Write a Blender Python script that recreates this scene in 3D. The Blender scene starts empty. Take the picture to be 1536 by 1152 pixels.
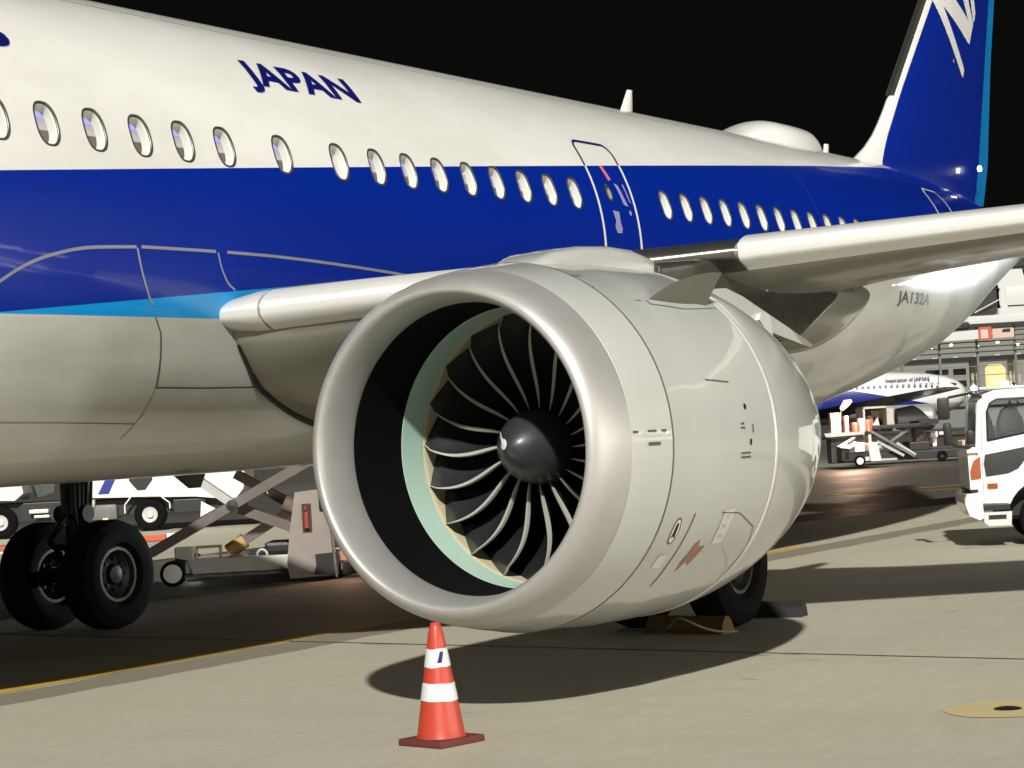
import bpy, bmesh, math, random
from mathutils import Vector, Matrix
random.seed(7)
PI = math.pi
sc = bpy.context.scene
C = sc.collection

# ---------------------------------------------------------------- camera, world, light
CAM_H = 1.915
TH, PIT, ROL = 0.5384, -0.0227, 0.0565
fw = Vector((math.cos(TH) * math.cos(PIT), math.sin(TH) * math.cos(PIT), -math.sin(PIT)))
rt = Vector((math.sin(TH), -math.cos(TH), 0))
up = rt.cross(fw)
rt2 = math.cos(ROL) * rt - math.sin(ROL) * up
up2 = math.cos(ROL) * up + math.sin(ROL) * rt
cd = bpy.data.cameras.new('camera')
cam = bpy.data.objects.new('camera', cd)
C.objects.link(cam)
M = Matrix((rt2, up2, -fw)).transposed().to_4x4()
M.translation = Vector((0, 0, CAM_H))
cam.matrix_world = M
cd.sensor_width = 36
cd.lens = 3320 / 1536 * 36
cd.clip_start = 0.1
cd.clip_end = 3000
sc.camera = cam

w = bpy.data.worlds.new('World')
sc.world = w
w.use_nodes = True
bg = w.node_tree.nodes['Background']
bg.inputs['Color'].default_value = (0.95, 0.95, 0.9, 1)
bg.inputs['Strength'].default_value = 0.0035

SUN_DIR = Vector((1.32, 0.72, -1.0)).normalized()
sd = bpy.data.lights.new('apron_floodlight', 'SUN')
sd.energy = 4.7
sd.angle = math.radians(1.5)
sd.color = (1.0, 0.98, 0.925)
so = bpy.data.objects.new('apron_floodlight', sd)
so.rotation_euler = SUN_DIR.to_track_quat('-Z', 'Y').to_euler()
C.objects.link(so)


def spot(name, loc, target, energy, size, color, cone=80, blend=.6):
    d = bpy.data.lights.new(name, 'SPOT')
    d.energy = energy
    d.shadow_soft_size = size
    d.color = color
    d.spot_size = math.radians(cone)
    d.spot_blend = blend
    o = bpy.data.objects.new(name, d)
    o.location = loc
    o.rotation_euler = (Vector(target) - Vector(loc)).to_track_quat('-Z', 'Y').to_euler()
    C.objects.link(o)


# floodlights of the terminal on the camera's side and of the far stands
for _x, _y in ((2, -56), (22, -62), (46, -58)):
    spot('terminal_floodlight', (_x, _y, 4.2), (18, 12, 3), 27000, 5.0, (1.0, .96, .87), 60)
spot('stand_floodlight', (72, 1, 3.0), (38.2, 12.2, 3.1), 50000, .5, (.88, .98, 1.0), 8, .4)
spot('stand_floodlight', (38, 62, 15), (45, 38, 0), 9000, .5, (1.0, .95, .85), 50)
spot('stand_floodlight', (78, 30, 18), (96, 48, 0), 30000, .6, (1.0, .93, .85), 100)

sc.view_settings.view_transform = 'Standard'
sc.view_settings.look = 'None'
sc.view_settings.gamma = 1
sc.view_settings.use_curve_mapping = False
sc.view_settings.exposure = 0.0
sc.render.engine = 'CYCLES'
sc.cycles.max_bounces = 8
sc.cycles.diffuse_bounces = 1
sc.cycles.sample_clamp_indirect = 6


# ---------------------------------------------------------------- materials
def newmat(name):
    m = bpy.data.materials.new(name)
    m.use_nodes = True
    return m, m.node_tree, m.node_tree.nodes['Principled BSDF']


def setp(p, color=None, rough=.5, metal=0., coat=0., coat_rough=.05, emit=None, estr=0.):
    if color is not None:
        p.inputs['Base Color'].default_value = (*color, 1)
    p.inputs['Roughness'].default_value = rough
    p.inputs['Metallic'].default_value = metal
    p.inputs['Coat Weight'].default_value = coat
    p.inputs['Coat Roughness'].default_value = coat_rough
    if emit is not None:
        p.inputs['Emission Color'].default_value = (*emit, 1)
        p.inputs['Emission Strength'].default_value = estr


def N(t, typ, **k):
    n = t.nodes.new(typ)
    for a, b in k.items():
        setattr(n, a, b)
    return n


def math_n(t, op, a, b=None, clamp=False):
    n = t.nodes.new('ShaderNodeMath')
    n.operation = op
    n.use_clamp = clamp
    for i, v in enumerate((a, b)):
        if v is None:
            continue
        if isinstance(v, (int, float)):
            n.inputs[i].default_value = v
        else:
            t.links.new(v, n.inputs[i])
    return n.outputs[0]


def mixc(t, fac, a, b, mode='MIX'):
    n = t.nodes.new('ShaderNodeMix')
    n.data_type = 'RGBA'
    n.blend_type = mode
    if isinstance(fac, (int, float)):
        n.inputs[0].default_value = fac
    else:
        t.links.new(fac, n.inputs[0])
    for i, v in ((6, a), (7, b)):
        if isinstance(v, tuple):
            n.inputs[i].default_value = (*v[:3], 1)
        else:
            t.links.new(v, n.inputs[i])
    return n.outputs[2]


def noise(t, scale, detail=4, rough=.55, vec=None, stretch=None):
    tc = t.nodes.new('ShaderNodeNewGeometry').outputs['Position'] if vec is None else vec
    if stretch:
        mp = t.nodes.new('ShaderNodeMapping')
        mp.inputs['Scale'].default_value = stretch
        t.links.new(tc, mp.inputs[0])
        tc = mp.outputs[0]
    n = t.nodes.new('ShaderNodeTexNoise')
    n.inputs['Scale'].default_value = scale
    n.inputs['Detail'].default_value = detail
    n.inputs['Roughness'].default_value = rough
    t.links.new(tc, n.inputs['Vector'])
    return n.outputs['Fac']


def ramp(t, fac, stops):
    r = t.nodes.new('ShaderNodeValToRGB')
    e = r.color_ramp.elements
    while len(e) < len(stops):
        e.new(.5)
    for i, (p, c) in enumerate(stops):
        e[i].position = p
        e[i].color = (c, c, c, 1) if isinstance(c, (int, float)) else (*c, 1)
    t.links.new(fac, r.inputs[0])
    return r.outputs[0]


def worn(name, color, rough=.5, metal=0., coat=0., var=.18, scale=3., dirt=None, bump=0., coat_rough=.06, bscale=60):
    """plain paint / metal / rubber with uneven tone, roughness and optional dirt"""
    m, t, p = newmat(name)
    setp(p, color, rough, metal, coat, coat_rough)
    n1 = noise(t, scale, 6)
    c = mixc(t, n1, tuple(v * (1 - var) for v in color), tuple(min(1, v * (1 + var)) for v in color))
    if dirt:
        n2 = noise(t, scale * 2.7, 8, .65)
        c = mixc(t, ramp(t, n2, [(.52, 0.), (.72, .85)]), c, dirt)
    t.links.new(c, p.inputs['Base Color'])
    r = math_n(t, 'ADD', math_n(t, 'MULTIPLY', noise(t, scale * 4, 5), .22), max(0, rough - .11))
    t.links.new(r, p.inputs['Roughness'])
    if bump:
        b = t.nodes.new('ShaderNodeBump')
        b.inputs['Strength'].default_value = bump
        b.inputs['Distance'].default_value = .01
        t.links.new(noise(t, bscale, 4), b.inputs['Height'])
        t.links.new(b.outputs[0], p.inputs['Normal'])
    return m


def emitter(name, color, s):
    m, t, p = newmat(name)
    setp(p, (0, 0, 0), .5, emit=color, estr=s)
    return m


WHITE = (.80, .79, .75)
LGREY = (.60, .60, .56)
DBLUE = (.0010, .0190, .275)
LBLUE = (.002, .31, .75)

# aircraft livery: white top, blue band that climbs aft, light blue wedge, pale grey belly
def livery():
    m, t, p = newmat('airliner_livery')
    setp(p, WHITE, .26, 0, .55, .035)
    pos = t.nodes.new('ShaderNodeNewGeometry').outputs['Position']
    sx = t.nodes.new('ShaderNodeSeparateXYZ')
    t.links.new(pos, sx.inputs[0])
    X, Z = sx.outputs[0], sx.outputs[2]
    wtop = math_n(t, 'ADD', math_n(t, 'MULTIPLY', X, .0813), 4.04 - .0813 * 11.9)
    lo = math_n(t, 'ADD', math_n(t, 'MULTIPLY', X, .0810), 3.02 - .0810 * 12)
    white = math_n(t, 'GREATER_THAN', Z, wtop)
    rise = math_n(t, 'MULTIPLY', math_n(t, 'MAXIMUM', math_n(t, 'SUBTRACT', X, 18.0), 0.0), .088)
    belly = math_n(t, 'LESS_THAN', Z, math_n(t, 'ADD', rise, 3.0))
    wedge = math_n(t, 'MULTIPLY', math_n(t, 'LESS_THAN', Z, lo), math_n(t, 'LESS_THAN', X, 21.5))
    # the wedge closes again towards the tail
    dirt = noise(t, 1.1, 7, .6, stretch=(.5, 1, 1.6))
    wcol = mixc(t, ramp(t, dirt, [(.35, 0.), (.75, 1.)]), WHITE, (.70, .69, .64))
    gcol = mixc(t, ramp(t, dirt, [(.35, 0.), (.75, 1.)]), (.63, .635, .59), (.50, .49, .43))
    c = mixc(t, wedge, DBLUE, LBLUE)
    c = mixc(t, white, c, wcol)
    c = mixc(t, belly, c, gcol)
    t.links.new(c, p.inputs['Base Color'])
    # faint waviness of the skin panels
    b = t.nodes.new('ShaderNodeBump')
    b.inputs['Strength'].default_value = .12
    b.inputs['Distance'].default_value = .02
    t.links.new(noise(t, 1.6, 2, .5, stretch=(1, 1, 1.3)), b.inputs['Height'])
    t.links.new(b.outputs[0], p.inputs['Normal'])
    t.links.new(b.outputs[0], p.inputs['Coat Normal'])
    return m


M_LIV = livery()
M_WHITE = worn('white_gloss_paint', WHITE, .38, 0, .8, .06, 1.2, dirt=None)
M_NAC = worn('pale_grey_nacelle_paint', (.48, .487, .455), .36, 0, .85, .06, 1.3, coat_rough=.03)
M_WING = worn('wing_grey_paint', (.23, .225, .19), .40, 0, .5, .12, 1.0, coat_rough=.12)
M_SLAT = worn('pale_slat_paint', (.72, .72, .68), .32, .25, .4, .05, 2, coat_rough=.12)
M_LIP = worn('satin_bare_metal_lip', (.50, .49, .465), .48, .55, .10, .06, 2.2)
M_PYL = worn('dark_grey_pylon_paint', (.045, .042, .033), .3, .1, .35, .15, 2)
M_DMETAL = worn('dark_bare_metal', (.16, .155, .135), .3, .8, 0, .2, 3)
M_LINER = worn('black_acoustic_liner', (.0025, .0025, .003), .8, 0, 0, .3, 6)
M_LINER.node_tree.nodes['Principled BSDF'].inputs['Specular IOR Level'].default_value = .12
M_GREEN = worn('pale_green_primer', (.47, .66, .55), .5, 0, 0, .05, 3)
M_CREAM = worn('cream_rub_strip', (.58, .52, .34), .55, 0, 0, .10, 9)
M_BLADE = worn('dark_composite_blade', (.022, .022, .024), .38, 0, .3, .2, 4, coat_rough=.25)
M_EDGE = worn('bare_blade_edge', (.42, .41, .35), .5, .1, 0, .1, 6)
M_SPIN = worn('dark_spinner_paint', (.030, .030, .033), .45, 0, .3, .2, 5, coat_rough=.22)
M_BLACK = worn('matt_black', (.004, .004, .004), .7, 0, 0, .3, 6)
M_DBLUE = worn('dark_blue_paint', DBLUE, .35, 0, .9, .06, 2, coat_rough=.05)
M_LBLUE = worn('light_blue_paint', (.004, .22, .55), .35, 0, .7, .06, 2)
M_TEXTB = worn('navy_lettering', (.004, .006, .13), .4, 0, .6, .06, 2)
M_TEXTG = worn('grey_lettering', (.07, .07, .065), .5, 0, 0, .1, 2)
M_LINEG = worn('silver_seam_trim', (.30, .31, .36), .4, .3, 0, .1, 5)
M_SEAM = worn('dark_seam_sealant', (.08, .075, .06), .6, 0, 0, .2, 5)
M_FRAME = worn('window_frame_grey', (.10, .095, .085), .35, .5, 0, .1, 10)
M_REVEAL = worn('window_reveal_white', (.80, .78, .72), .35, 0, .4, .05, 10)
M_SHADE = worn('window_shade_cream', (.72, .71, .66), .5, 0, 0, .04, 10)
M_RUBBER = worn('tyre_rubber', (.0035, .0035, .0035), .85, 0, 0, .3, 8, bump=.3)
M_RUBBER.node_tree.nodes['Principled BSDF'].inputs['Specular IOR Level'].default_value = .15
M_RIM = worn('worn_wheel_metal', (.05, .05, .048), .45, .6, 0, .2, 8)
M_STRAKE = worn('strake_shaded_grey', (.11, .105, .085), .45, 0, .2, .1, 3)  # shade on the strake is put into this darker grey
M_GEAR = worn('grimy_gear_metal', (.006, .006, .0055), .5, .3, 0, .4, 12)
M_RED = worn('red_marking', (.30, .05, .03), .5, 0, 0, .1, 6)
M_PINK = worn('faded_red_marking', (.62, .16, .17), .5, 0, 0, .1, 6)
M_MAUVE = worn('pale_mauve_placard', (.30, .26, .48), .5, 0, 0, .1, 6)
M_CONE = worn('cone_orange_plastic', (.50, .050, .024), .45, 0, .25, .10, 14, dirt=(.42, .07, .04), coat_rough=.25)
M_BAND = worn('cone_reflective_sleeve', (.70, .71, .70), .4, 0, .2, .06, 25, dirt=(.5, .5, .48))
M_CBASE = worn('cone_rubber_base', (.13, .025, .018), .75, 0, 0, .25, 30, dirt=(.07, .03, .022), bump=.3)
M_YCHOCK = worn('dull_yellow_rubber', (.13, .075, .01), .7, 0, 0, .25, 20)
M_ROPE = worn('pale_rope', (.35, .33, .25), .8, 0, 0, .1, 30)
M_TRUCK = worn('white_truck_paint', (.82, .81, .77), .3, 0, .9, .04, 2)
M_TRIM = worn('black_plastic_trim', (.012, .012, .012), .5, 0, 0, .1, 8)
M_STEEL = worn('weathered_galvanised_beam', (.15, .13, .115), .5, .3, 0, .25, 3)
M_BEAMW = worn('scuffed_white_beam', (.50, .49, .45), .5, 0, .1, .18, 3)
M_TAN = worn('dusty_pinkish_panel', (.27, .235, .20), .6, 0, 0, .2, 2)
M_AMBER = worn('amber_lens', (.36, .07, .008), .15, 0, 1, .1, 8)
M_SEATW = worn('white_seat_cover', (.55, .60, .58), .8, 0, 0, .1, 9)
M_DUSK = worn('dark_upholstery', (.02, .02, .022), .8, 0, 0, .2, 9)
M_GREYM = worn('grey_machine_paint', (.16, .16, .15), .5, 0, .1, .25, 6)
M_DARKM = worn('dark_machine_paint', (.020, .020, .019), .5, 0, .1, .3, 6)
M_CONTN = worn('aluminium_container', (.42, .42, .40), .4, .3, 0, .2, 4)
M_ORANGE = worn('orange_red_paint', (.55, .10, .04), .5, 0, 0, .15, 5)
M_TBLUE = worn('truck_stripe_blue', (.02, .03, .25), .4, 0, .4, .1, 5)
M_SKIN = worn('light_fabric', (.65, .45, .35), .7, 0, 0, .1, 5)

M_GLASS, _t, _p = newmat('cabin_glass')
_o = [n for n in _t.nodes if n.type == 'OUTPUT_MATERIAL'][0]
_g = N(_t, 'ShaderNodeBsdfGlossy'); _g.inputs['Roughness'].default_value = .02
_tr = N(_t, 'ShaderNodeBsdfTransparent'); _tr.inputs['Color'].default_value = (.93, .95, .95, 1)
_lw = N(_t, 'ShaderNodeLayerWeight'); _lw.inputs['Blend'].default_value = .5
_fac = math_n(_t, 'ADD', math_n(_t, 'MULTIPLY', math_n(_t, 'POWER', _lw.outputs['Facing'], 4.0), .6), .04)
_m = N(_t, 'ShaderNodeMixShader')
_t.links.new(_fac, _m.inputs[0]); _t.links.new(_tr.outputs[0], _m.inputs[1]); _t.links.new(_g.outputs[0], _m.inputs[2])
_t.links.new(_m.outputs[0], _o.inputs['Surface'])

M_TGLASS = worn('tinted_dark_glass', (.006, .008, .009), .06, 0, 1, .05, 3)
M_LITW = emitter('lit_cabin_ceiling', (1.0, .93, .82), 2.4)
M_LITP = emitter('violet_cabin_strip', (.36, .33, 1.0), 1.6)
M_LAMPW = emitter('white_lamp', (1.0, .96, .85), 9)
M_LAMPO = emitter('warm_orange_lamp', (1.0, .58, .34), 4)
M_LITYEL = emitter('lit_yellow_window', (1.0, .72, .30), 1.5)
M_LITHALL = emitter('glowing_hall_wall', (.80, .74, .60), .50)  # emission stands in for the hall's lamplight on its back wall
M_LITWHITE = emitter('glowing_white_panel', (1.0, .96, .86), .85)  # besides lamps, glows in place of lamplight on bridge parts and loader deck
M_LITBLUE = emitter('blue_white_beacon', (.45, .65, 1.0), 4)
M_GREENL = emitter('green_lamp', (.3, 1.0, .65), 2)


def concrete_mat():
    m, t, p = newmat('apron_concrete')
    setp(p, (.4, .36, .26), .82)
    big = noise(t, .22, 5, .6)
    mid = noise(t, 1.1, 6, .6, stretch=(1.0, .45, 1))
    fine = noise(t, 34, 5, .7)
    c = mixc(t, big, (.46, .43, .325), (.55, .515, .395))
    c = mixc(t, ramp(t, mid, [(.42, 0.), (.7, .4)]), c, (.40, .36, .26))
    c = mixc(t, ramp(t, noise(t, .55, 6, .7, stretch=(.3, 1.2, 1)), [(.55, 0.), (.72, .4)]), c, (.37, .335, .24))
    c = mixc(t, ramp(t, fine, [(.3, .5), (.62, 0.)]), c, (.30, .27, .20))
    c = mixc(t, ramp(t, noise(t, 7, 8, .75, stretch=(.5, 1.3, 1)), [(.45, 0.), (.75, .45)]), c, (.58, .55, .43))
    c = mixc(t, ramp(t, noise(t, 2.3, 8, .7, stretch=(.25, 1.6, 1)), [(.52, 0.), (.70, .4)]), c, (.38, .34, .24))
    spots = N(t, 'ShaderNodeTexVoronoi')
    spots.inputs['Scale'].default_value = .8
    mp = N(t, 'ShaderNodeMapping'); mp.inputs['Scale'].default_value = (1, .6, 1)
    t.links.new(t.nodes.new('ShaderNodeNewGeometry').outputs['Position'], mp.inputs[0])
    mx = N(t, 'ShaderNodeVectorMath'); mx.operation = 'ADD'
    nt = N(t, 'ShaderNodeTexNoise'); nt.inputs['Scale'].default_value = 4
    t.links.new(mp.outputs[0], nt.inputs['Vector'])
    t.links.new(mp.outputs[0], mx.inputs[0]); t.links.new(nt.outputs['Color'], mx.inputs[1])
    t.links.new(mx.outputs[0], spots.inputs['Vector'])
    c = mixc(t, ramp(t, spots.outputs['Distance'], [(.03, .7), (.085, 0.)]), c, (.15, .125, .075))
    # a darker rolled track beside the lead-in line where wheels pass
    sx = N(t, 'ShaderNodeSeparateXYZ')
    t.links.new(t.nodes.new('ShaderNodeNewGeometry').outputs['Position'], sx.inputs[0])
    wob = math_n(t, 'MULTIPLY', math_n(t, 'SUBTRACT', noise(t, 1.3, 4), .5), .25)
    yy = math_n(t, 'ADD', sx.outputs[1], wob)
    inband = math_n(t, 'MULTIPLY', math_n(t, 'GREATER_THAN', yy, 12.55), math_n(t, 'LESS_THAN', yy, 13.2))
    c = mixc(t, math_n(t, 'MULTIPLY', inband, .75), c, (.17, .145, .10))
    t.links.new(c, p.inputs['Base Color'])
    t.links.new(math_n(t, 'ADD', math_n(t, 'MULTIPLY', mid, .3), .58), p.inputs['Roughness'])
    b = N(t, 'ShaderNodeBump'); b.inputs['Strength'].default_value = .35; b.inputs['Distance'].default_value = .006
    t.links.new(math_n(t, 'ADD', fine, math_n(t, 'MULTIPLY', noise(t, 120, 3), .5)), b.inputs['Height'])
    t.links.new(b.outputs[0], p.inputs['Normal'])
    return m


def asphalt_mat():
    m, t, p = newmat('taxilane_asphalt')
    setp(p, (.06, .055, .045), .7)
    c = mixc(t, noise(t, .12, 6, .6, stretch=(.3, 1, 1)), (.075, .072, .062), (.125, .118, .100))
    c = mixc(t, ramp(t, noise(t, 30, 4, .7), [(.3, .5), (.65, 0.)]), c, (.03, .028, .022))
    t.links.new(c, p.inputs['Base Color'])
    t.links.new(math_n(t, 'ADD', math_n(t, 'MULTIPLY', noise(t, .6, 5), .4), .35), p.inputs['Roughness'])
    b = N(t, 'ShaderNodeBump'); b.inputs['Strength'].default_value = .5; b.inputs['Distance'].default_value = .01
    t.links.new(noise(t, 60, 3), b.inputs['Height'])
    t.links.new(b.outputs[0], p.inputs['Normal'])
    return m


M_CONC = concrete_mat()
M_ASPH = asphalt_mat()


def paint_mat(name, color, under):
    m, t, p = newmat(name)
    setp(p, color, .7)
    c = mixc(t, ramp(t, noise(t, 5, 8, .7), [(.5, 0.), (.68, .9)]), color, under)
    t.links.new(c, p.inputs['Base Color'])
    return m


M_YELLOW = paint_mat('worn_yellow_line_paint', (.66, .40, .04), (.34, .27, .14))
M_YPALE = paint_mat('faded_yellow_paint', (.56, .46, .22), (.50, .45, .33))
M_YORANGE = paint_mat('orange_line_paint', (.50, .25, .04), (.20, .14, .06))


# ---------------------------------------------------------------- mesh helpers
def make(name, verts, faces, mat, parent=None, smooth=False, label=None, sharp=None):
    me = bpy.data.meshes.new(name)
    me.from_pydata([tuple(v) for v in verts], [], faces)
    me.materials.append(mat)
    if smooth:
        me.polygons.foreach_set('use_smooth', [True] * len(me.polygons))
        if sharp:
            me.set_sharp_from_angle(angle=math.radians(sharp))
    me.update()
    o = bpy.data.objects.new(name, me)
    C.objects.link(o)
    if parent is not None:
        setparent(o, parent)
    if label:
        o['label'] = label
    return o


def worldmat(o):
    m = Matrix.LocRotScale(o.location, o.rotation_euler, o.scale)
    if o.parent:
        m = worldmat(o.parent) @ o.matrix_parent_inverse @ m
    return m


def setparent(o, p):
    o.parent = p
    o.matrix_parent_inverse = worldmat(p).inverted()


def thing(name, loc, label, cat, group=None, rz=0):
    o = bpy.data.objects.new(name, None)
    o.location = loc
    o.rotation_euler = (0, 0, rz)
    o.empty_display_size = .3
    C.objects.link(o)
    o['label'] = label
    o['category'] = cat
    if group:
        o['group'] = group
    return o


def structure(o):
    o['kind'] = 'structure'
    return o


class MB:
    """collects shapes for one mesh; xf maps local points to world"""
    def __init__(s, xf=None):
        s.v = []; s.f = []; s.xf = xf or (lambda p: p)

    def add(s, vs, fs):
        b = len(s.v)
        s.v += [s.xf(Vector(v)) for v in vs]
        s.f += [tuple(b + i for i in f) for f in fs]
        return s

    def box(s, a, b, bev=0.0):
        x0, y0, z0 = a; x1, y1, z1 = b
        if x0 > x1: x0, x1 = x1, x0
        if y0 > y1: y0, y1 = y1, y0
        if z0 > z1: z0, z1 = z1, z0
        if bev <= 0:
            vs = [(x0, y0, z0), (x1, y0, z0), (x1, y1, z0), (x0, y1, z0), (x0, y0, z1), (x1, y0, z1), (x1, y1, z1), (x0, y1, z1)]
            fs = [(0, 3, 2, 1), (4, 5, 6, 7), (0, 1, 5, 4), (1, 2, 6, 5), (2, 3, 7, 6), (3, 0, 4, 7)]
            return s.add(vs, fs)
        e = min(bev, (x1 - x0) * .45, (y1 - y0) * .45, (z1 - z0) * .45)
        bm = bmesh.new()
        bmesh.ops.create_cube(bm, size=1, matrix=Matrix.Translation(((x0 + x1) / 2, (y0 + y1) / 2, (z0 + z1) / 2)) @ Matrix.Diagonal((x1 - x0, y1 - y0, z1 - z0, 1)))
        bmesh.ops.bevel(bm, geom=bm.edges[:], offset=e, segments=2, affect='EDGES', profile=.6)
        bm.verts.index_update()
        s.add([v.co.copy() for v in bm.verts], [tuple(v.index for v in f.verts) for f in bm.faces])
        bm.free()
        return s

    def beam(s, p, q, w_, h_, upv=(0, 0, 1)):
        p = Vector(p); q = Vector(q)
        d = (q - p).normalized()
        side = d.cross(Vector(upv))
        if side.length < 1e-4:
            side = d.cross(Vector((1, 0, 0)))
        side.normalize()
        u = side.cross(d)
        vs = []
        for e in (p, q):
            for a, b in ((-1, -1), (1, -1), (1, 1), (-1, 1)):
                vs.append(e + side * a * w_ / 2 + u * b * h_ / 2)
        return s.add(vs, [(3, 2, 1, 0), (4, 5, 6, 7), (0, 1, 5, 4), (1, 2, 6, 5), (2, 3, 7, 6), (3, 0, 4, 7)])

    def tube(s, pts, r, n=10, cap=True, radii=None):
        pts = [Vector(p) for p in pts]
        vs = []; fs = []
        ref = None
        for i, p in enumerate(pts):
            d = (pts[min(i + 1, len(pts) - 1)] - pts[max(i - 1, 0)]).normalized()
            if ref is None:
                ref = d.orthogonal().normalized()
            else:
                ref = (ref - d * ref.dot(d)).normalized()
            b = d.cross(ref)
            rr = radii[i] if radii else r
            for k in range(n):
                a = 2 * PI * k / n
                vs.append(p + ref * math.cos(a) * rr + b * math.sin(a) * rr)
        for i in range(len(pts) - 1):
            for k in range(n):
                k2 = (k + 1) % n
                fs.append((i * n + k, i * n + k2, (i + 1) * n + k2, (i + 1) * n + k))
        if cap:
            fs.append(tuple(range(n - 1, -1, -1)))
            fs.append(tuple((len(pts) - 1) * n + k for k in range(n)))
        return s.add(vs, fs)

    def lathe(s, prof, origin, axis=(0, 1, 0), n=40, close=False):
        """prof: list (t along axis, radius)"""
        o = Vector(origin); ax = Vector(axis).normalized()
        e1 = ax.orthogonal().normalized(); e2 = ax.cross(e1)
        vs = []; fs = []
        for t, r in prof:
            for k in range(n):
                a = 2 * PI * k / n
                vs.append(o + ax * t + (e1 * math.cos(a) + e2 * math.sin(a)) * r)
        m = len(prof)
        for i in range(m - 1 + (1 if close else 0)):
            j = (i + 1) % m
            for k in range(n):
                k2 = (k + 1) % n
                fs.append((i * n + k, i * n + k2, j * n + k2, j * n + k))
        return s.add(vs, fs)

    def prism(s, poly, y0, y1, map3=None):
        """poly in (x,z); extruded along y"""
        n = len(poly)
        f3 = map3 or (lambda x, y, z: (x, y, z))
        vs = [f3(x, y0, z) for x, z in poly] + [f3(x, y1, z) for x, z in poly]
        fs = [tuple(range(n)), tuple(range(2 * n - 1, n - 1, -1))] + [(i, n + i, n + (i + 1) % n, (i + 1) % n) for i in range(n)]
        return s.add(vs, fs)

    def build(s, name, mat, parent=None, smooth=False, sharp=35, label=None):
        o = make(name, s.v, s.f, mat, parent, smooth, label)
        bm = bmesh.new(); bm.from_mesh(o.data)
        bmesh.ops.recalc_face_normals(bm, faces=bm.faces[:])
        bm.to_mesh(o.data); bm.free()
        if smooth and sharp:
            o.data.set_sharp_from_angle(angle=math.radians(sharp))
        return o


def lerp(tab, x):
    if x <= tab[0][0]:
        return tab[0][1]
    for (a, va), (b, vb) in zip(tab, tab[1:]):
        if x <= b:
            k = (x - a) / (b - a)
            return va + (vb - va) * k
    return tab[-1][1]


def sst(a, b, x):
    t = max(0., min(1., (x - a) / (b - a)))
    return t * t * (3 - 2 * t)


# ================================================================ THE GROUND
structure(make('ground', [(-1500, -1500, -.06), (1500, -1500, -.06), (1500, 1500, -.06), (-1500, 1500, -.06)], [(0, 1, 2, 3)], M_ASPH))
# concrete apron slabs, joints turned about nine degrees from the stand centre line
JA = math.radians(-9.3)
jx = Vector((math.cos(JA), math.sin(JA), 0)); jy = Vector((-math.sin(JA), math.cos(JA), 0))
J0 = Vector((16.67, 7.37, 0))
J0 = Vector((16.85, 8.6, 0))
# joint direction measured: (16.36,5.4)->(17.6,13.0)
jy = Vector((1.24, 7.62, 0)).normalized(); jx = Vector((jy.y, -jy.x, 0))
def slab(u0, u1, v0, v1):
    g = .02
    b = MB(lambda p: J0 + jx * p.x + jy * p.y + Vector((0, 0, p.z)))
    e = .008
    a0, a1, b0, b1 = u0 + g, u1 - g, v0 + g, v1 - g
    vs = [(a0, b0, -.05), (a1, b0, -.05), (a1, b1, -.05), (a0, b1, -.05), (a0, b0, -e), (a1, b0, -e), (a1, b1, -e), (a0, b1, -e),
          (a0 + e, b0 + e, 0), (a1 - e, b0 + e, 0), (a1 - e, b1 - e, 0), (a0 + e, b1 - e, 0)]
    fs = []
    for k in (0, 4):
        for i in range(4):
            j = (i + 1) % 4
            fs.append((k + i, k + j, k + 4 + j, k + 4 + i))
    fs.append((8, 9, 10, 11))
    b.add(vs, fs)
    return structure(b.build('concrete_slab', M_CONC))
us = [-60, -30, 0, 30, 60]
for i in range(4):
    slab(us[i], us[i + 1], -30, 11.2)
# lit concrete of the neighbouring stand beyond the taxilane on the left
structure(make('far_apron', [(-40, 27, -.045), (47, 27, -.045), (38, 110, -.045), (-40, 110, -.045)], [(0, 1, 2, 3)], M_CONC))

def strip(name, pts, wd, mat, z=.004, closed=False):
    vs = []; fs = []
    pts = [Vector((*p, 0)) for p in pts]
    for i, p in enumerate(pts):
        d = (pts[min(i + 1, len(pts) - 1)] - pts[max(i - 1, 0)]).normalized()
        n = Vector((-d.y, d.x, 0))
        vs += [p + n * wd / 2 + Vector((0, 0, z)), p - n * wd / 2 + Vector((0, 0, z))]
    for i in range(len(pts) - 1):
        fs.append((2 * i, 2 * i + 1, 2 * i + 3, 2 * i + 2))
    return structure(make(name, vs, fs, mat))

M_JOINT = worn('joint_sealant_brown', (.07, .055, .035), .7, 0, 0, .2, 6)
for _u in (-30, 0, 30):
    a_ = J0 + jx * _u - jy * 30; b_ = J0 + jx * _u + jy * 11.2
    strip('joint_sealant', [(a_.x + (b_.x - a_.x) * k / 40, a_.y + (b_.y - a_.y) * k / 40) for k in range(41)], .045, M_JOINT, .002)
strip('stand_centre_line', [(-10 + i * 1.5, 13.36) for i in range(28)], .24, M_YELLOW)
# ================================================================ THE AIRLINER
FY, FZ = 13.3, 3.88
air = thing('airliner', (18, FY, 0), 'white and blue twin-engined passenger jet parked on the stand, filling the picture', 'airplane')

TOPT = [(-3.6, 3.2), (-2.8, 3.9), (-1.5, 4.8), (.5, 5.65), (2.5, 5.95), (33.0, 5.95), (36.5, 5.80), (41.2, 5.25)]
BOTT = [(-3.6, 3.1), (-2.8, 2.6), (-1.5, 2.15), (1.0, 1.83), (2.5, 1.81), (27.6, 1.81), (29.5, 1.94), (31.5, 2.24), (33.5, 2.56), (35., 2.84), (36.4, 3.22), (38.0, 3.75), (41.2, 4.7)]
HWT = [(-3.6, .05), (-2.8, .75), (-1.5, 1.35), (.5, 1.83), (2.5, 1.975), (28.5, 1.975), (31, 1.86), (33, 1.68), (35, 1.40), (37, 1.07), (39, .70), (41.2, .28)]


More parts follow.
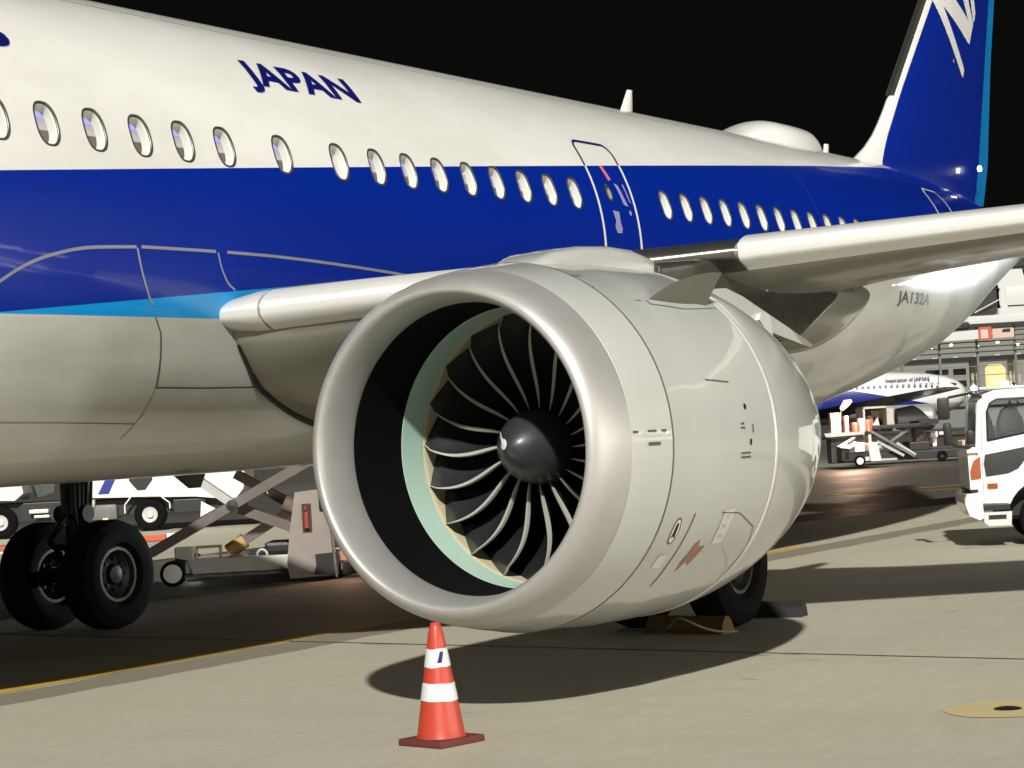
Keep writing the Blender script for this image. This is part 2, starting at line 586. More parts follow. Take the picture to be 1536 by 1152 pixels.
def fus(s, a, off=0.0):
    """point on the skin at station s and angle a (deg, 0 = side facing the camera, 90 = crown)"""
    zt, zb, hw = lerp(TOPT, s), lerp(BOTT, s), lerp(HWT, s)
    zc = (zt + zb) / 2 if s > 2.5 or s < 2.5 else FZ
    rz = (zt - zb) / 2
    ar = math.radians(a)
    ca, sa = math.cos(ar), math.sin(ar)
    w_ = sst(9.0, 12.6, s) * (1 - sst(22.5, 27.5, s))
    if sa < 0 and w_ > 0:
        n = 2 + .95 * w_
        y = hw * math.copysign(abs(ca) ** (2 / n), ca)
        z = -(rz + .10 * w_) * abs(sa) ** (2 / n)
        nl = Vector((0, -ca, sa))
    else:
        y = hw * ca; z = rz * sa
        nl = Vector((0, -ca, sa))
    return Vector((s, FY - y, zc + z)) + nl * off


def ang_of(s, z):
    """skin angle on the camera side at height z"""
    lo, hi = -89.0, 89.0
    for _ in range(40):
        m_ = (lo + hi) / 2
        if fus(s, m_).z < z: lo = m_
        else: hi = m_
    return (lo + hi) / 2


def fz(s, z, off=0.004):
    return fus(s, ang_of(s, z), off)


WA = 15.9
WS = [11.965, 12.5, 13.035, 13.57, 14.1, 14.64, 15.44, 16.29] + [16.89 + .533 * k for k in range(8)] + [22.76 + .533 * k for k in range(13)]
CW, CH = .15, 6.0
# stations
st = set()
x = -3.6
while x < 41.3:
    st.add(round(x, 3)); x += .4
for t_ in TOPT + BOTT + HWT:
    st.add(round(t_[0], 3))
win_st = set()
for s in WS:
    for k in range(5):
        win_st.add(round(s - CW + k * CW / 2, 4))
st = [x for x in st if all(abs(x - s) > CW + .04 for s in WS)]
st = sorted(set(st) | win_st)
angs = [WA - CH + k * CH / 4 for k in range(9)]
a = WA + CH + 3.6
rest = []
n_rest = 70
for k in range(1, n_rest):
    rest.append(WA + CH + (360 - 2 * CH) * k / n_rest)
angs = angs + rest
NA = len(angs)
verts = []; faces = []
for s in st:
    for a in angs:
        verts.append(fus(s, ((a + 180) % 360) - 180))
cols = {}
for i, s in enumerate(st):
    cols[s] = i
winstart = {cols[round(s - CW, 4)] for s in WS}
skip = set()
for i0 in winstart:
    for i in range(i0, i0 + 4):
        for j in range(8):
            skip.add((i, j))
for i in range(len(st) - 1):
    for j in range(NA):
        if (i, j) in skip:
            continue
        j2 = (j + 1) % NA
        faces.append((i * NA + j, (i + 1) * NA + j, (i + 1) * NA + j2, i * NA + j2))
faces.append(tuple(range(NA))[::-1])
faces.append(tuple((len(st) - 1) * NA + j for j in range(NA)))


def oval(hw, hh, n=24, ph=0., p=2.5):
    """list of (ds, d_along) super-ellipse points"""
    out = []
    for k in range(n):
        t = 2 * PI * k / n + ph
        c, s_ = math.cos(t), math.sin(t)
        out.append((hw * math.copysign(abs(c) ** (2 / p), c), hh * math.copysign(abs(s_) ** (2 / p), s_)))
    return out


RAD = 2.0
def oval_at(dx, dy, hw, hh, p=2.5):
    t = math.atan2(dy / hh, dx / hw)
    c, s_ = math.cos(t), math.sin(t)
    return hw * math.copysign(abs(c) ** (2 / p), c), hh * math.copysign(abs(s_) ** (2 / p), s_)


HW, HH = .118, .168
for s in WS:
    i0 = cols[round(s - CW, 4)]
    loop = [(i0 + k, 0) for k in range(4)] + [(i0 + 4, k) for k in range(8)] + [(i0 + 4 - k, 8) for k in range(4)] + [(i0, 8 - k) for k in range(8)]
    inner = []
    for (i, j) in loop:
        dx = st[i] - s
        dy = math.radians(angs[j] - WA) * RAD
        ox, oy = oval_at(dx, dy, HW, HH)
        inner.append(len(verts))
        verts.append(fus(s + ox, WA + math.degrees(oy / RAD)))
    n = len(loop)
    for k in range(n):
        k2 = (k + 1) % n
        a_, b_ = loop[k], loop[k2]
        faces.append((a_[0] * NA + a_[1], b_[0] * NA + b_[1], inner[k2], inner[k]))
fuse = make('fuselage', verts, faces, M_LIV, air, smooth=True)
bm = bmesh.new(); bm.from_mesh(fuse.data); bmesh.ops.recalc_face_normals(bm, faces=bm.faces[:]); bm.to_mesh(fuse.data); bm.free()

# ---- one cabin window, then copies
def win_mesh(parts):
    s = WS[1]
    def ring(hw, hh, off, n=32):
        return [fus(s + x_, WA + math.degrees(y_ / RAD), off) for x_, y_ in oval(hw, hh, n)]
    def loft(rings, capend=False):
        vs = [p for r in rings for p in r]; n = len(rings[0]); fs = []
        for i in range(len(rings) - 1):
            for k in range(n):
                fs.append((i * n + k, i * n + (k + 1) % n, (i + 1) * n + (k + 1) % n, (i + 1) * n + k))
        if capend:
            fs.append(tuple(len(vs) - n + k for k in range(n)))
        return vs, fs
    f = loft([ring(.130, .181, -.003), ring(.126, .177, .004), ring(.113, .163, .004), ring(.109, .159, -.012)])
    r = loft([ring(.110, .160, -.010), ring(.106, .155, -.03), ring(.100, .148, -.06), ring(.094, .140, -.085)])
    g = loft([ring(.105, .154, -.022)], True)
    return f, r, g
wf, wr, wg = win_mesh(None)
W0 = Vector((WS[1], 0, 0))
def local_mesh(name, vf, mat):
    me = bpy.data.meshes.new(name)
    me.from_pydata([tuple(v - W0) for v in vf[0]], [], vf[1])
    me.materials.append(mat); me.polygons.foreach_set('use_smooth', [True] * len(me.polygons))
    bm = bmesh.new(); bm.from_mesh(me); bmesh.ops.recalc_face_normals(bm, faces=bm.faces[:]); bm.to_mesh(me); bm.free()
    return me
me_f = local_mesh('window_frame', wf, M_FRAME)
me_r = local_mesh('window_reveal', wr, M_REVEAL)
me_g = local_mesh('window_pane', wg, M_GLASS)
shade_full = {16.29}
for wi, s in enumerate(WS):
    f = bpy.data.objects.new('cabin_window', me_f); C.objects.link(f); f.location = (s, 0, 0); setparent(f, air)
    for nm, me in (('window_reveal', me_r), ('window_pane', me_g)):
        o = bpy.data.objects.new(nm, me); C.objects.link(o); o.location = (s, 0, 0); setparent(o, f)
    # pull-down shade: shut in one window, a little way down in some others
    drop = 1.0 if s in shade_full else (random.choice([0, 0, 0, .25, .4]) if wi > 8 else 0)
    if wi in (3,): drop = 0
    if drop:
        vs = []
        for x_, q in ((-.10, 1), (.10, 1), (.10, 1 - 2 * drop), (-.10, 1 - 2 * drop)):
            vs.append(fus(s + x_, WA + math.degrees(q * .15 / RAD), -.075))
        make('window_shade', vs, [(0, 1, 2, 3)], M_SHADE, f)

# ---- cabin seen through the windows
def extrude_s(poly, s0, s1, name, mat, parent=air, capped=False):
    n = len(poly)
    vs = [(s0, y, z) for y, z in poly] + [(s1, y, z) for y, z in poly]
    fs = [(i, i + 1, n + i + 1, n + i) for i in range(n - 1)]
    if capped:
        fs += [tuple(range(n)), tuple(range(2 * n - 1, n - 1, -1)), (n - 1, 0, n, 2 * n - 1)]
    return make(name, vs, fs, mat, parent)
M_CWALL = worn('cabin_lining', (.55, .52, .47), .6, 0, 0, .1, 3)
M_BIN = worn('cabin_bin_grey', (.34, .31, .29), .5, 0, .2, .3, 1.6)
extrude_s([(11.62, 3.4), (15.0, 3.4), (15.12, 4.5), (14.98, 4.75)], 10, 30.6, 'cabin_lining', M_CWALL)
extrude_s([(14.9, 4.75), (14.45, 4.72), (14.30, 5.02), (14.42, 5.16), (14.6, 5.16)], 10, 30.6, 'overhead_bin', M_BIN)
extrude_s([(11.85, 4.86), (12.15, 4.84), (12.30, 4.98), (12.22, 5.08), (12.0, 5.08)], 10, 30.6, 'overhead_bin', M_BIN)
extrude_s([(14.46, 5.17), (14.36, 5.30)], 10, 30.6, 'mood_light_strip', M_LITP)
extrude_s([(14.36, 5.31), (13.3, 5.46), (12.24, 5.31)], 10, 30.6, 'cabin_ceiling', M_LITW)
# seat backs, one row per window pitch
sb = MB()
for k in range(34):
    s = 11.0 + k * .79
    if 21.0 < s < 22.3 or s > 30: continue
    for y0 in (11.75, 12.25, 12.75, 13.95, 14.45):
        sb.box((s, y0, 3.6), (s + .12, y0 + .42, 4.28), .04)
sb.build('seat_back', worn('cabin_seat_fabric', (.05, .055, .10), .8, 0, 0, .3, 8), air)['kind'] = 'stuff'


def ribbon(name, pts, wd, mat, parent=air, off=.004, label=None, smooth_=False):
    """flat strip that follows the skin; pts = list of (s, z)"""
    if smooth_ and len(pts) > 3:
        Q = []
        for i in range(len(pts) - 1):
            a, b, c_, d_ = pts[max(i - 1, 0)], pts[i], pts[i + 1], pts[min(i + 2, len(pts) - 1)]
            for q in range(5):
                t = q / 5
                Q.append(tuple(.5 * (2 * b[k] + (c_[k] - a[k]) * t + (2 * a[k] - 5 * b[k] + 4 * c_[k] - d_[k]) * t * t + (-a[k] + 3 * b[k] - 3 * c_[k] + d_[k]) * t ** 3) for k in range(2)))
        pts = Q + [pts[-1]]
    P = []
    for (a0, b0), (a1, b1) in zip(pts, pts[1:]):
        n = max(1, int(math.hypot(a1 - a0, b1 - b0) / .08))
        P += [(a0 + (a1 - a0) * k / n, b0 + (b1 - b0) * k / n) for k in range(n)]
    P.append(pts[-1])
    cen = [fz(s, z, off) for s, z in P]
    vs = []; fs = []
    for i, p in enumerate(cen):
        d = (cen[min(i + 1, len(cen) - 1)] - cen[max(i - 1, 0)]).normalized()
        s, z = P[i]
        a = math.radians(ang_of(s, z)); nrm = Vector((0, -math.cos(a), math.sin(a)))
        t = nrm.cross(d).normalized() * wd / 2
        vs += [p + t, p - t]
    for i in range(len(cen) - 1):
        fs.append((2 * i, 2 * i + 1, 2 * i + 3, 2 * i + 2))
    return make(name, vs, fs, mat, parent, smooth=True, label=label)


# ---- door outlines
def zblue(s): return 4.04 + .0813 * (s - 11.9)
def arc_pts(c, r, a0, a1, n=6):
    return [(c[0] + r * math.cos(math.radians(a0 + (a1 - a0) * k / n)), c[1] + r * math.sin(math.radians(a0 + (a1 - a0) * k / n))) for k in range(n + 1)]
d0, d1, dt = 21.10, 21.94, 5.09
ribbon('door_outline', [(d0, zblue(d0)), (d0, dt - .1)] + arc_pts((d0 + .1, dt - .1), .1, 180, 90, 4) + arc_pts((d1 - .14, dt - .14), .14, 90, 0) + [(d1, zblue(d1))], .035, M_TEXTB, label='dark blue upper part of the emergency door outline')
ribbon('door_outline', [(d0, zblue(d0)), (d0, 3.5)], .045, M_WHITE, off=.005)
ribbon('door_outline', [(d1, zblue(d1)), (d1, 3.5)], .045, M_WHITE, off=.005)
ribbon('rear_door_outline', [(32.85, 4.2), (32.87, 5.30), (32.97, 5.38), (33.75, 5.38), (33.93, 5.25), (33.97, 4.2)], .035, M_WHITE, off=.01)


def patch(name, pts, mat, off=.006, parent=air, label=None, fn=None):
    """small decal polygon given in (s,z) on the skin"""
    f = fn or (lambda s, z: fz(s, z, off))
    bm = bmesh.new()
    bm.faces.new([bm.verts.new((s, 0, z)) for s, z in pts])
    bmesh.ops.triangulate(bm, faces=bm.faces[:])
    for _ in range(4):
        long = [e for e in bm.edges if e.calc_length() > .12]
        if not long: break
        bmesh.ops.subdivide_edges(bm, edges=long, cuts=1)
        bmesh.ops.triangulate(bm, faces=bm.faces[:])
    bm.verts.index_update()
    vs = [f(v.co.x, v.co.z) for v in bm.verts]
    fs = [tuple(v.index for v in q.verts) for q in bm.faces]
    bm.free()
    return make(name, vs, fs, mat, parent, label=label)


def opts(c, hw, hh, n=16, p=2.2):
    return [(c[0] + x_, c[1] + y_) for x_, y_ in oval(hw, hh, n, 0, p)]
patch('door_arrow', [(21.43, 4.81), (21.50, 4.81), (21.57, 4.66), (21.50, 4.64)], M_PINK)
patch('door_window_ring', opts((21.40, 4.50), .07, .10), M_FRAME)
patch('door_window_pane', opts((21.405, 4.485), .04, .06), emitter('dim_warm_window', (.8, .74, .55), .55), off=.010)
patch('door_handle_plate', [(21.60, 4.62), (21.68, 4.60), (21.74, 4.44), (21.78, 4.36), (21.68, 4.38), (21.65, 4.48)], M_MAUVE)
patch('door_handle_plate', [(21.79, 4.62), (21.82, 4.62), (21.86, 4.40), (21.83, 4.42)], M_MAUVE)
patch('door_placard', [(21.38, 4.30), (21.52, 4.29), (21.50, 4.20), (21.53, 4.10), (21.50, 4.05), (21.40, 4.05), (21.37, 4.11), (21.41, 4.19)], M_MAUVE)
patch('door_placard', opts((21.79, 4.29), .028, .028), M_MAUVE)


# ---- lettering that follows the skin
def text_on(name, body, mat, s0, s1, z0, z1, offset=.012, parent=air, fn=None, bold=.0, cuts=8, spacing=1.0, split=True):
    cu = bpy.data.curves.new(name, 'FONT')
    cu.body = body; cu.offset = bold; cu.space_character = spacing
    cu.resolution_u = 6
    t = bpy.data.objects.new(name, cu)
    C.objects.link(t)
    dg = bpy.context.evaluated_depsgraph_get()
    me = bpy.data.meshes.new_from_object(t.evaluated_get(dg))
    bpy.data.objects.remove(t)
    bm = bmesh.new(); bm.from_mesh(me)
    xs = [v.co.x for v in bm.verts]; ys = [v.co.y for v in bm.verts]
    x0, x1, y0, y1 = min(xs), max(xs), min(ys), max(ys)
    for k in range(1, cuts):
        yy = y0 + (y1 - y0) * k / cuts
        bmesh.ops.bisect_plane(bm, geom=bm.verts[:] + bm.edges[:] + bm.faces[:], plane_co=(0, yy, 0), plane_no=(0, 1, 0))
    f = fn or (lambda s, z: fz(s, z, offset))
    for v in bm.verts:
        s = s0 + (v.co.x - x0) / (x1 - x0) * (s1 - s0)
        z = z0 + (v.co.y - y0) / (y1 - y0) * (z1 - z0)
        v.co = f(s, z)
    bmesh.ops.recalc_face_normals(bm, faces=bm.faces[:])
    if split:
        bm.verts.ensure_lookup_table(); bm.verts.index_update()
        seen = set(); isl = []
        for v in bm.verts:
            if v.index in seen: continue
            stack = [v]; comp = []
            seen.add(v.index)
            while stack:
                q = stack.pop(); comp.append(q)
                for e in q.link_edges:
                    o_ = e.other_vert(q)
                    if o_.index not in seen:
                        seen.add(o_.index); stack.append(o_)
            isl.append(comp)
        for comp in isl:
            ids = {v.index: i for i, v in enumerate(comp)}
            fs = []
            for v in comp:
                for f_ in v.link_faces:
                    if min(q.index for q in f_.verts) == v.index:
                        fs.append(tuple(ids[q.index] for q in f_.verts))
            make('letter', [v.co.copy() for v in comp], fs, mat, parent)
        bm.free()
        return
    bm.to_mesh(me); bm.free()
    me.materials.clear(); me.materials.append(mat)
    me.name = name
    o = bpy.data.objects.new(name, me); C.objects.link(o)
    setparent(o, parent)
    return o


text_on('fuselage_lettering', 'JAPAN', M_TEXTB, 15.44, 17.13, 5.02, 5.345, offset=.006, bold=.032)
text_on('fuselage_lettering', 'S', M_TEXTB, 12.14, 12.47, 5.04, 5.33, offset=.006, bold=.018)
text_on('registration_lettering', 'JA132A', M_TEXTG, 30.05, 31.75, 3.44, 3.66, offset=.003, bold=.02)

# ---- belly fairing trim and panel seams
ribbon('fairing_trim', [(11.2, 2.86), (11.55, 3.06), (11.93, 3.27), (12.15, 3.37), (12.42, 3.45), (12.8, 3.515), (13.36, 3.545)], .026, M_LINEG, smooth_=True)
ribbon('fairing_trim', [(13.42, 3.548), (13.9, 3.55), (14.35, 3.55)], .025, M_LINEG, smooth_=True)
ribbon('fairing_trim', [(14.5, 3.55), (15.2, 3.54), (16.0, 3.51), (17.1, 3.45), (18.2, 3.36)], .025, M_LINEG, smooth_=True)
ribbon('fairing_trim', [(13.37, 3.54), (13.42, 3.36), (13.50, 3.18), (13.56, 3.09)], .022, M_LINEG, smooth_=True)
ribbon('fairing_trim', [(14.38, 3.54), (14.42, 3.42), (14.5, 3.3), (14.6, 3.24)], .018, M_LINEG, smooth_=True)
ribbon('panel_seam', [(13.60, 3.0), (13.68, 2.88), (13.72, 2.70), (13.76, 2.45)], .014, M_SEAM)
ribbon('panel_seam', [(13.76, 2.45), (14.4, 2.44), (15.05, 2.44)], .014, M_SEAM)
ribbon('panel_seam', [(13.76, 2.45), (13.74, 2.25), (13.66, 2.05)], .010, M_LINEG)
ribbon('panel_seam', [(12.0, 2.22), (12.8, 2.2), (13.70, 2.17)], .006, M_SEAM)

ribbon('skin_seam_and_highlight', [(9.5, 5.70), (33.0, 5.70)], .014, M_SLAT)  # pale ribbon paints the faint highlight running below the crown
ribbon('skin_seam_and_highlight', [(27.3, 2.9), (27.35, 3.4), (27.35, 5.2)], .006, M_SEAM)
# ---- aerials, radome
def blade(s, zt_, h, c0, c1, rake, name='blade_aerial'):
    zb = lerp(TOPT, s) - .03
    vs = []
    for z, c, x_ in ((zb, c0, 0), (zb + h, c1, rake)):
        for k in range(10):
            a = 2 * PI * k / 10
            vs.append((s + x_ + c / 2 * math.cos(a), FY + .028 * math.sin(a), z))
    n = 10
    fs = [(k, (k + 1) % n, n + (k + 1) % n, n + k) for k in range(n)] + [tuple(range(n))[::-1], tuple(range(n, 2 * n))]
    make(name, vs, fs, M_WHITE, air, smooth=True, sharp=50)
blade(25.52, 0, .40, .42, .13, .16)
blade(32.18, 0, .24, .22, .16, .06)
# satellite radome: humped teardrop
vs = []; fs = []
NS, NT = 26, 15
for i in range(NS + 1):
    u = i / NS
    s = 28.15 + 3.55 * u
    hgt = .38 * (sst(0, .42, u) ** .8) * (1 - sst(.72, 1.0, u) ** 1.6) + .0
    wid = .56 * math.sin(PI * min(1, max(0, u * .96 + .02))) ** .55
    for j in range(NT + 1):
        t = PI * j / NT
        vs.append((s, FY - wid * math.cos(t), 5.86 + (hgt + .04) * math.sin(t) ** .75 * 1.0))
for i in range(NS):
    for j in range(NT):
        a = i * (NT + 1) + j
        fs.append((a, a + 1, a + NT + 2, a + NT + 1))
make('satellite_radome', vs, fs, M_WHITE, air, smooth=True)

# ---- tail fin
LE = [(5.80, 32.6), (6.0, 33.3), (6.35, 34.08), (6.8, 34.66), (7.25, 35.12), (9.1, 36.98), (11.7, 39.55)]
LEW = [(5.80, 34.0), (6.0, 34.12), (6.35, 34.45), (6.8, 34.92), (7.3, 35.40), (9.15, 37.30), (11.7, 39.83)]
TE = [(5.6, 39.55), (6.4, 39.95), (8.3, 40.45), (9.64, 40.92), (11.7, 41.75)]
LB = [(5.6, 38.95), (6.2, 39.25), (8.0, 39.95), (9.53, 40.52), (11.7, 41.40)]


def fin_half(s, z):
    a, b = lerp(LE, z), lerp(TE, z)
    u = max(0., min(1., (s - a) / (b - a)))
    c = (b - a)
    th = .5 * .11 * c * 2.6 * (math.sqrt(max(u, 0)) * .75 - .75 * u + .22 * u * (1 - u))
    return max(.006, th)


def fin_part(name, fa, fb, mat, z0, z1, nx=14, nz=26, grow=0.):
    vs = []; fs = []
    for i in range(nz + 1):
        z = z0 + (z1 - z0) * i / nz
        a, b = fa(z), fb(z)
        row = []
        for k in range(nx + 1):
            u = k / nx
            row.append((a + (b - a) * u, z))
        for s, z_ in row:
            vs.append((s, FY - fin_half(s, z_) - grow, z_))
        for s, z_ in reversed(row):
            vs.append((s, FY + fin_half(s, z_) + grow, z_))
    n = 2 * (nx + 1)
    for i in range(nz):
        for k in range(n):
            k2 = (k + 1) % n
            fs.append((i * n + k, i * n + k2, (i + 1) * n + k2, (i + 1) * n + k))
    fs.append(tuple(range(n))[::-1]); fs.append(tuple(nz * n + k for k in range(n)))
    return make(name, vs, fs, mat, air, smooth=True, sharp=40)


g = .004
fin_part('tail_fin', lambda z: lerp(LEW, z) + g, lambda z: lerp(LB, z) - g, M_DBLUE, 5.4, 11.7)
fin_part('fin_leading_edge', lambda z: lerp(LE, z), lambda z: lerp(LEW, z) - g, M_WHITE, 5.8, 11.7, nx=10)
fin_part('rudder_trailing_edge', lambda z: lerp(LB, z) + g, lambda z: lerp(TE, z), M_LBLUE, 5.62, 11.7, nx=4)
fin_part('fin_erosion_strip', lambda z: lerp(LE, z) - .13, lambda z: lerp(LE, z) + .06, M_DMETAL, 7.22, 11.7, nx=6, grow=.012)
def fin_fn(s, z):
    return Vector((s, FY - fin_half(s, z) - .012, z))
def fin_decal(name, pts, mat):
    patch(name, pts, mat, parent=air, fn=fin_fn)
# lower strokes of the tail lettering, in metres on the fin
for poly in (
    [(37.21, 9.13), (37.67, 9.19), (37.68, 9.07), (38.6, 8.04), (38.49, 7.87), (38.41, 7.92)],
    [(37.67, 9.19), (38.34, 9.28), (39.02, 8.99), (39.3, 8.93), (39.02, 8.55), (38.93, 8.56), (38.3, 8.83), (37.65, 9.08)],
    [(38.78, 9.35), (39.08, 9.39), (39.32, 8.97), (39.3, 8.91), (39.02, 8.98)],
    [(39.23, 9.41), (39.45, 9.44), (39.51, 9.19), (39.41, 9.03), (39.33, 8.99)],
):
    fin_decal('fin_lettering', poly, M_WHITE)
fin_decal('fin_screw_cap', [(38.0 + dx, 8.12 + dz) for dx, dz in ((-.03, -.03), (.03, -.03), (.03, .03), (-.03, .03))], M_MAUVE)
lt = MB(); lt.lathe([(-.03, .02), (-.03, .05), (.02, .05), (.03, .0)], (38.62, FY - .30, 6.22), (0, -1, 0), 12)
lt.build('fin_floodlight', M_LAMPW, air)

# horizontal stabilisers
for sg in (-1, 1):
    b = MB(); vs = []
    secs = [(0.3, 35.6, 4.6, 4.75), (6.2, 39.2, 1.5, 5.35)]
    P = [(1, 0), (.75, .03), (.45, .055), (.2, .05), (.06, .028), (0, 0), (.06, -.028), (.2, -.05), (.45, -.05), (.75, -.02)]
    for (dy, s0, ch, z0) in secs:
        for u, v in P:
            vs.append((s0 + u * ch, FY + sg * dy, z0 + v * ch))
    n = len(P)
    fs = [(k, (k + 1) % n, n + (k + 1) % n, n + k) for k in range(n)] + [tuple(range(n)), tuple(range(2 * n - 1, n - 1, -1))]
    b.add(vs, fs).build('stabiliser', M_WING, air, smooth=True)

# ---- wings
def wsec(D):
    """near wing section at lateral D: (leading edge s, chord, z le, z te, thickness, camber drop)"""
    t = 11.4 - D
    sle = 14.33 + .545 * t + lerp([(10.9, 0), (11.2, .02), (11.4, .08), (11.6, .2)], D)
    if D > 7.5:
        ste = 21.6
    else:
        ste = 21.6 + (7.5 - D) * .34
    zle = 3.03 + .0705 * t
    zte = lerp([(-4.6, 4.15), (5.5, 3.66), (7.5, 3.46), (11.4, 3.18), (12.8, 3.12)], D)
    th = lerp([(-4.6, .16), (2, .32), (5.5, .33), (8, .46), (11.4, .78), (12.8, .8)], D)
    cam_ = lerp([(-4.6, 0), (5.5, .05), (7.5, .08), (8.4, .14), (9.5, .28), (11.4, .56), (12.8, .56)], D)
    return sle, ste - sle, zle, zte, th, cam_


def wpt(D, u, side, grow=0.):
    sle, c, zle, zte, th, cm = wsec(D)
    x_ = u
    yt = 5 * (.2969 * math.sqrt(max(x_, 0)) - .1260 * x_ - .3516 * x_ ** 2 + .2843 * x_ ** 3 - .1015 * x_ ** 4) * th
    zc = zle + (zte - zle) * u
    kk = lerp([(10.9, 1), (11.15, .92), (11.35, .72), (11.5, .45), (11.7, .3)], D)
    yt *= 1 - (1 - kk) * (1 - sst(.028, .09, u))
    if side < 0:
        zc -= cm * math.sqrt(max(0., min(1., (u - .026) / .25))) * (1 - sst(.55, 1.0, u))
    else:
        yt *= 1 - .5 * sst(.01, .12, u)
    return Vector((sle + u * c, D, zc + side * (yt + grow)))


US = [0, .0006, .002, .0035, .006, .009, .012, .016, .020, .025, .030, .035, .048, .07, .1, .14, .19, .25, .33, .42, .52, .63, .74, .85, .94, 1.0]
def wing_loft(name, Ds, u1, mat, grow=0., capinner=True, u0=0., mirror=False, par=air, thickinner=False):
    us = [u for u in US if u0 <= u < u1] + [u1]
    rows = []
    for D in Ds:
        r = [wpt(D, u, 1, grow) for u in reversed(us)] + [wpt(D, u, -1, grow) for u in us[1:]]
        if grow:
            r = [Vector((p.x - grow * (1 - min(1, (p.x - wsec(D)[0]) / .3)), p.y, p.z)) for p in r]
        rows.append(r)
    n = len(rows[0]); vs = [p for r in rows for p in r]
    if mirror:
        vs = [Vector((p.x, 2 * FY - p.y, p.z)) for p in vs]
    fs = []
    for i in range(len(rows) - 1):
        for k in range(n):
            k2 = (k + 1) % n
            fs.append((i * n + k, i * n + k2, (i + 1) * n + k2, (i + 1) * n + k))
    fs.append(tuple(range(n))[::-1]); fs.append(tuple((len(rows) - 1) * n + k for k in range(n)))
    o = make(name, vs, fs, mat, par, smooth=True, sharp=40)
    bm = bmesh.new(); bm.from_mesh(o.data); bmesh.ops.recalc_face_normals(bm, faces=bm.faces[:]); bm.to_mesh(o.data); bm.free()
    return o


DS = [12.8, 12.2, 11.7, 11.5, 11.42, 11.35, 11.25, 11.1, 10.9, 10.6, 9.8, 9.0, 8.2, 7.5, 6.5, 5.5, 4, 2, -1, -4.6]
wing = wing_loft('wing', DS, 1.0, M_WING)
wing_loft('wing', DS, 1.0, M_WING, mirror=True)
wing_loft('wing_root_glove', [11.95, 11.6, 11.5, 11.42, 11.35, 11.25, 11.15, 11.06], .025, M_SLAT, grow=.012)
wing_loft('slat', [11.04, 10.3, 9.5, 8.75], .025, M_SLAT, grow=.012)
wing_loft('fixed_leading_edge', [8.72, 8.1, 7.62], .045, M_DMETAL, grow=.004)
wing_loft('slat', [7.58, 6.6, 5.6, 4.4], .035, M_SLAT, grow=.03)
wing_loft('slat', [4.38, 2.5, .5], .035, M_SLAT, grow=.03)

# dark seal where the lower wing surface meets the belly fairing
pts = []
for k in range(40):
    u = .036 + .50 * (k / 39) ** 1.3
    D = 11.4
    for _ in range(12):
        p = wpt(D, u, -1)
        D = fus(p.x, ang_of(p.x, p.z)).y
    p = wpt(D - .015, u, -1)
    pts.append(p + Vector((0, -.005, -.01)))
b = MB(); b.tube(pts, .022, 8, radii=[.012 + .016 * min(1, k / 8) for k in range(40)]); b.build('wing_root_seal', M_TRIM, air, smooth=True)

# flap track fairing, canoe shaped, under the trailing edge
def canoe(name, pts, D, hw, mat, n=14):
    """pts: list (s, ztop, zbottom)"""
    def cr(a, b, c_, d_, t):
        return tuple(.5 * (2 * b[k] + (c_[k] - a[k]) * t + (2 * a[k] - 5 * b[k] + 4 * c_[k] - d_[k]) * t * t + (-a[k] + 3 * b[k] - 3 * c_[k] + d_[k]) * t ** 3) for k in range(3))
    Q = []
    for i in range(len(pts) - 1):
        for q in range(6):
            Q.append(cr(pts[max(i - 1, 0)], pts[i], pts[i + 1], pts[min(i + 2, len(pts) - 1)], q / 6))
    pts = Q + [pts[-1]]
    n = 28
    vs = []; fs = []
    m_ = len(pts)
    for i, (s, zt_, zb_) in enumerate(pts):
        u = i / (m_ - 1)
        w_ = hw * max(.06, math.sin(PI * min(max(u, .02), .98)) ** .5)
        for k in range(n):
            a = 2 * PI * k / n
            vs.append((s, D + w_ * math.cos(a), (zt_ + zb_) / 2 + (zt_ - zb_) / 2 * math.sin(a)))
    for i in range(m_ - 1):
        for k in range(n):
            fs.append((i * n + k, i * n + (k + 1) % n, (i + 1) * n + (k + 1) % n, (i + 1) * n + k))
    fs.append(tuple(range(n))[::-1]); fs.append(tuple((m_ - 1) * n + k for k in range(n)))
    return make(name, vs, fs, mat, air, smooth=True, sharp=60)


canoe('flap_track_fairing', [(18.6, 3.2, 3.05), (19.2, 3.25, 2.82), (20.0, 3.3, 2.72), (20.9, 3.35, 2.80), (21.8, 3.38, 3.0), (22.6, 3.4, 3.3)], 9.1, .20, M_WING)
canoe('flap_track_fairing', [(19.6, 3.5, 3.42), (20.6, 3.5, 3.28), (21.8, 3.52, 3.24), (22.8, 3.55, 3.42), (23.4, 3.6, 3.55)], 5.2, .16, M_WING)

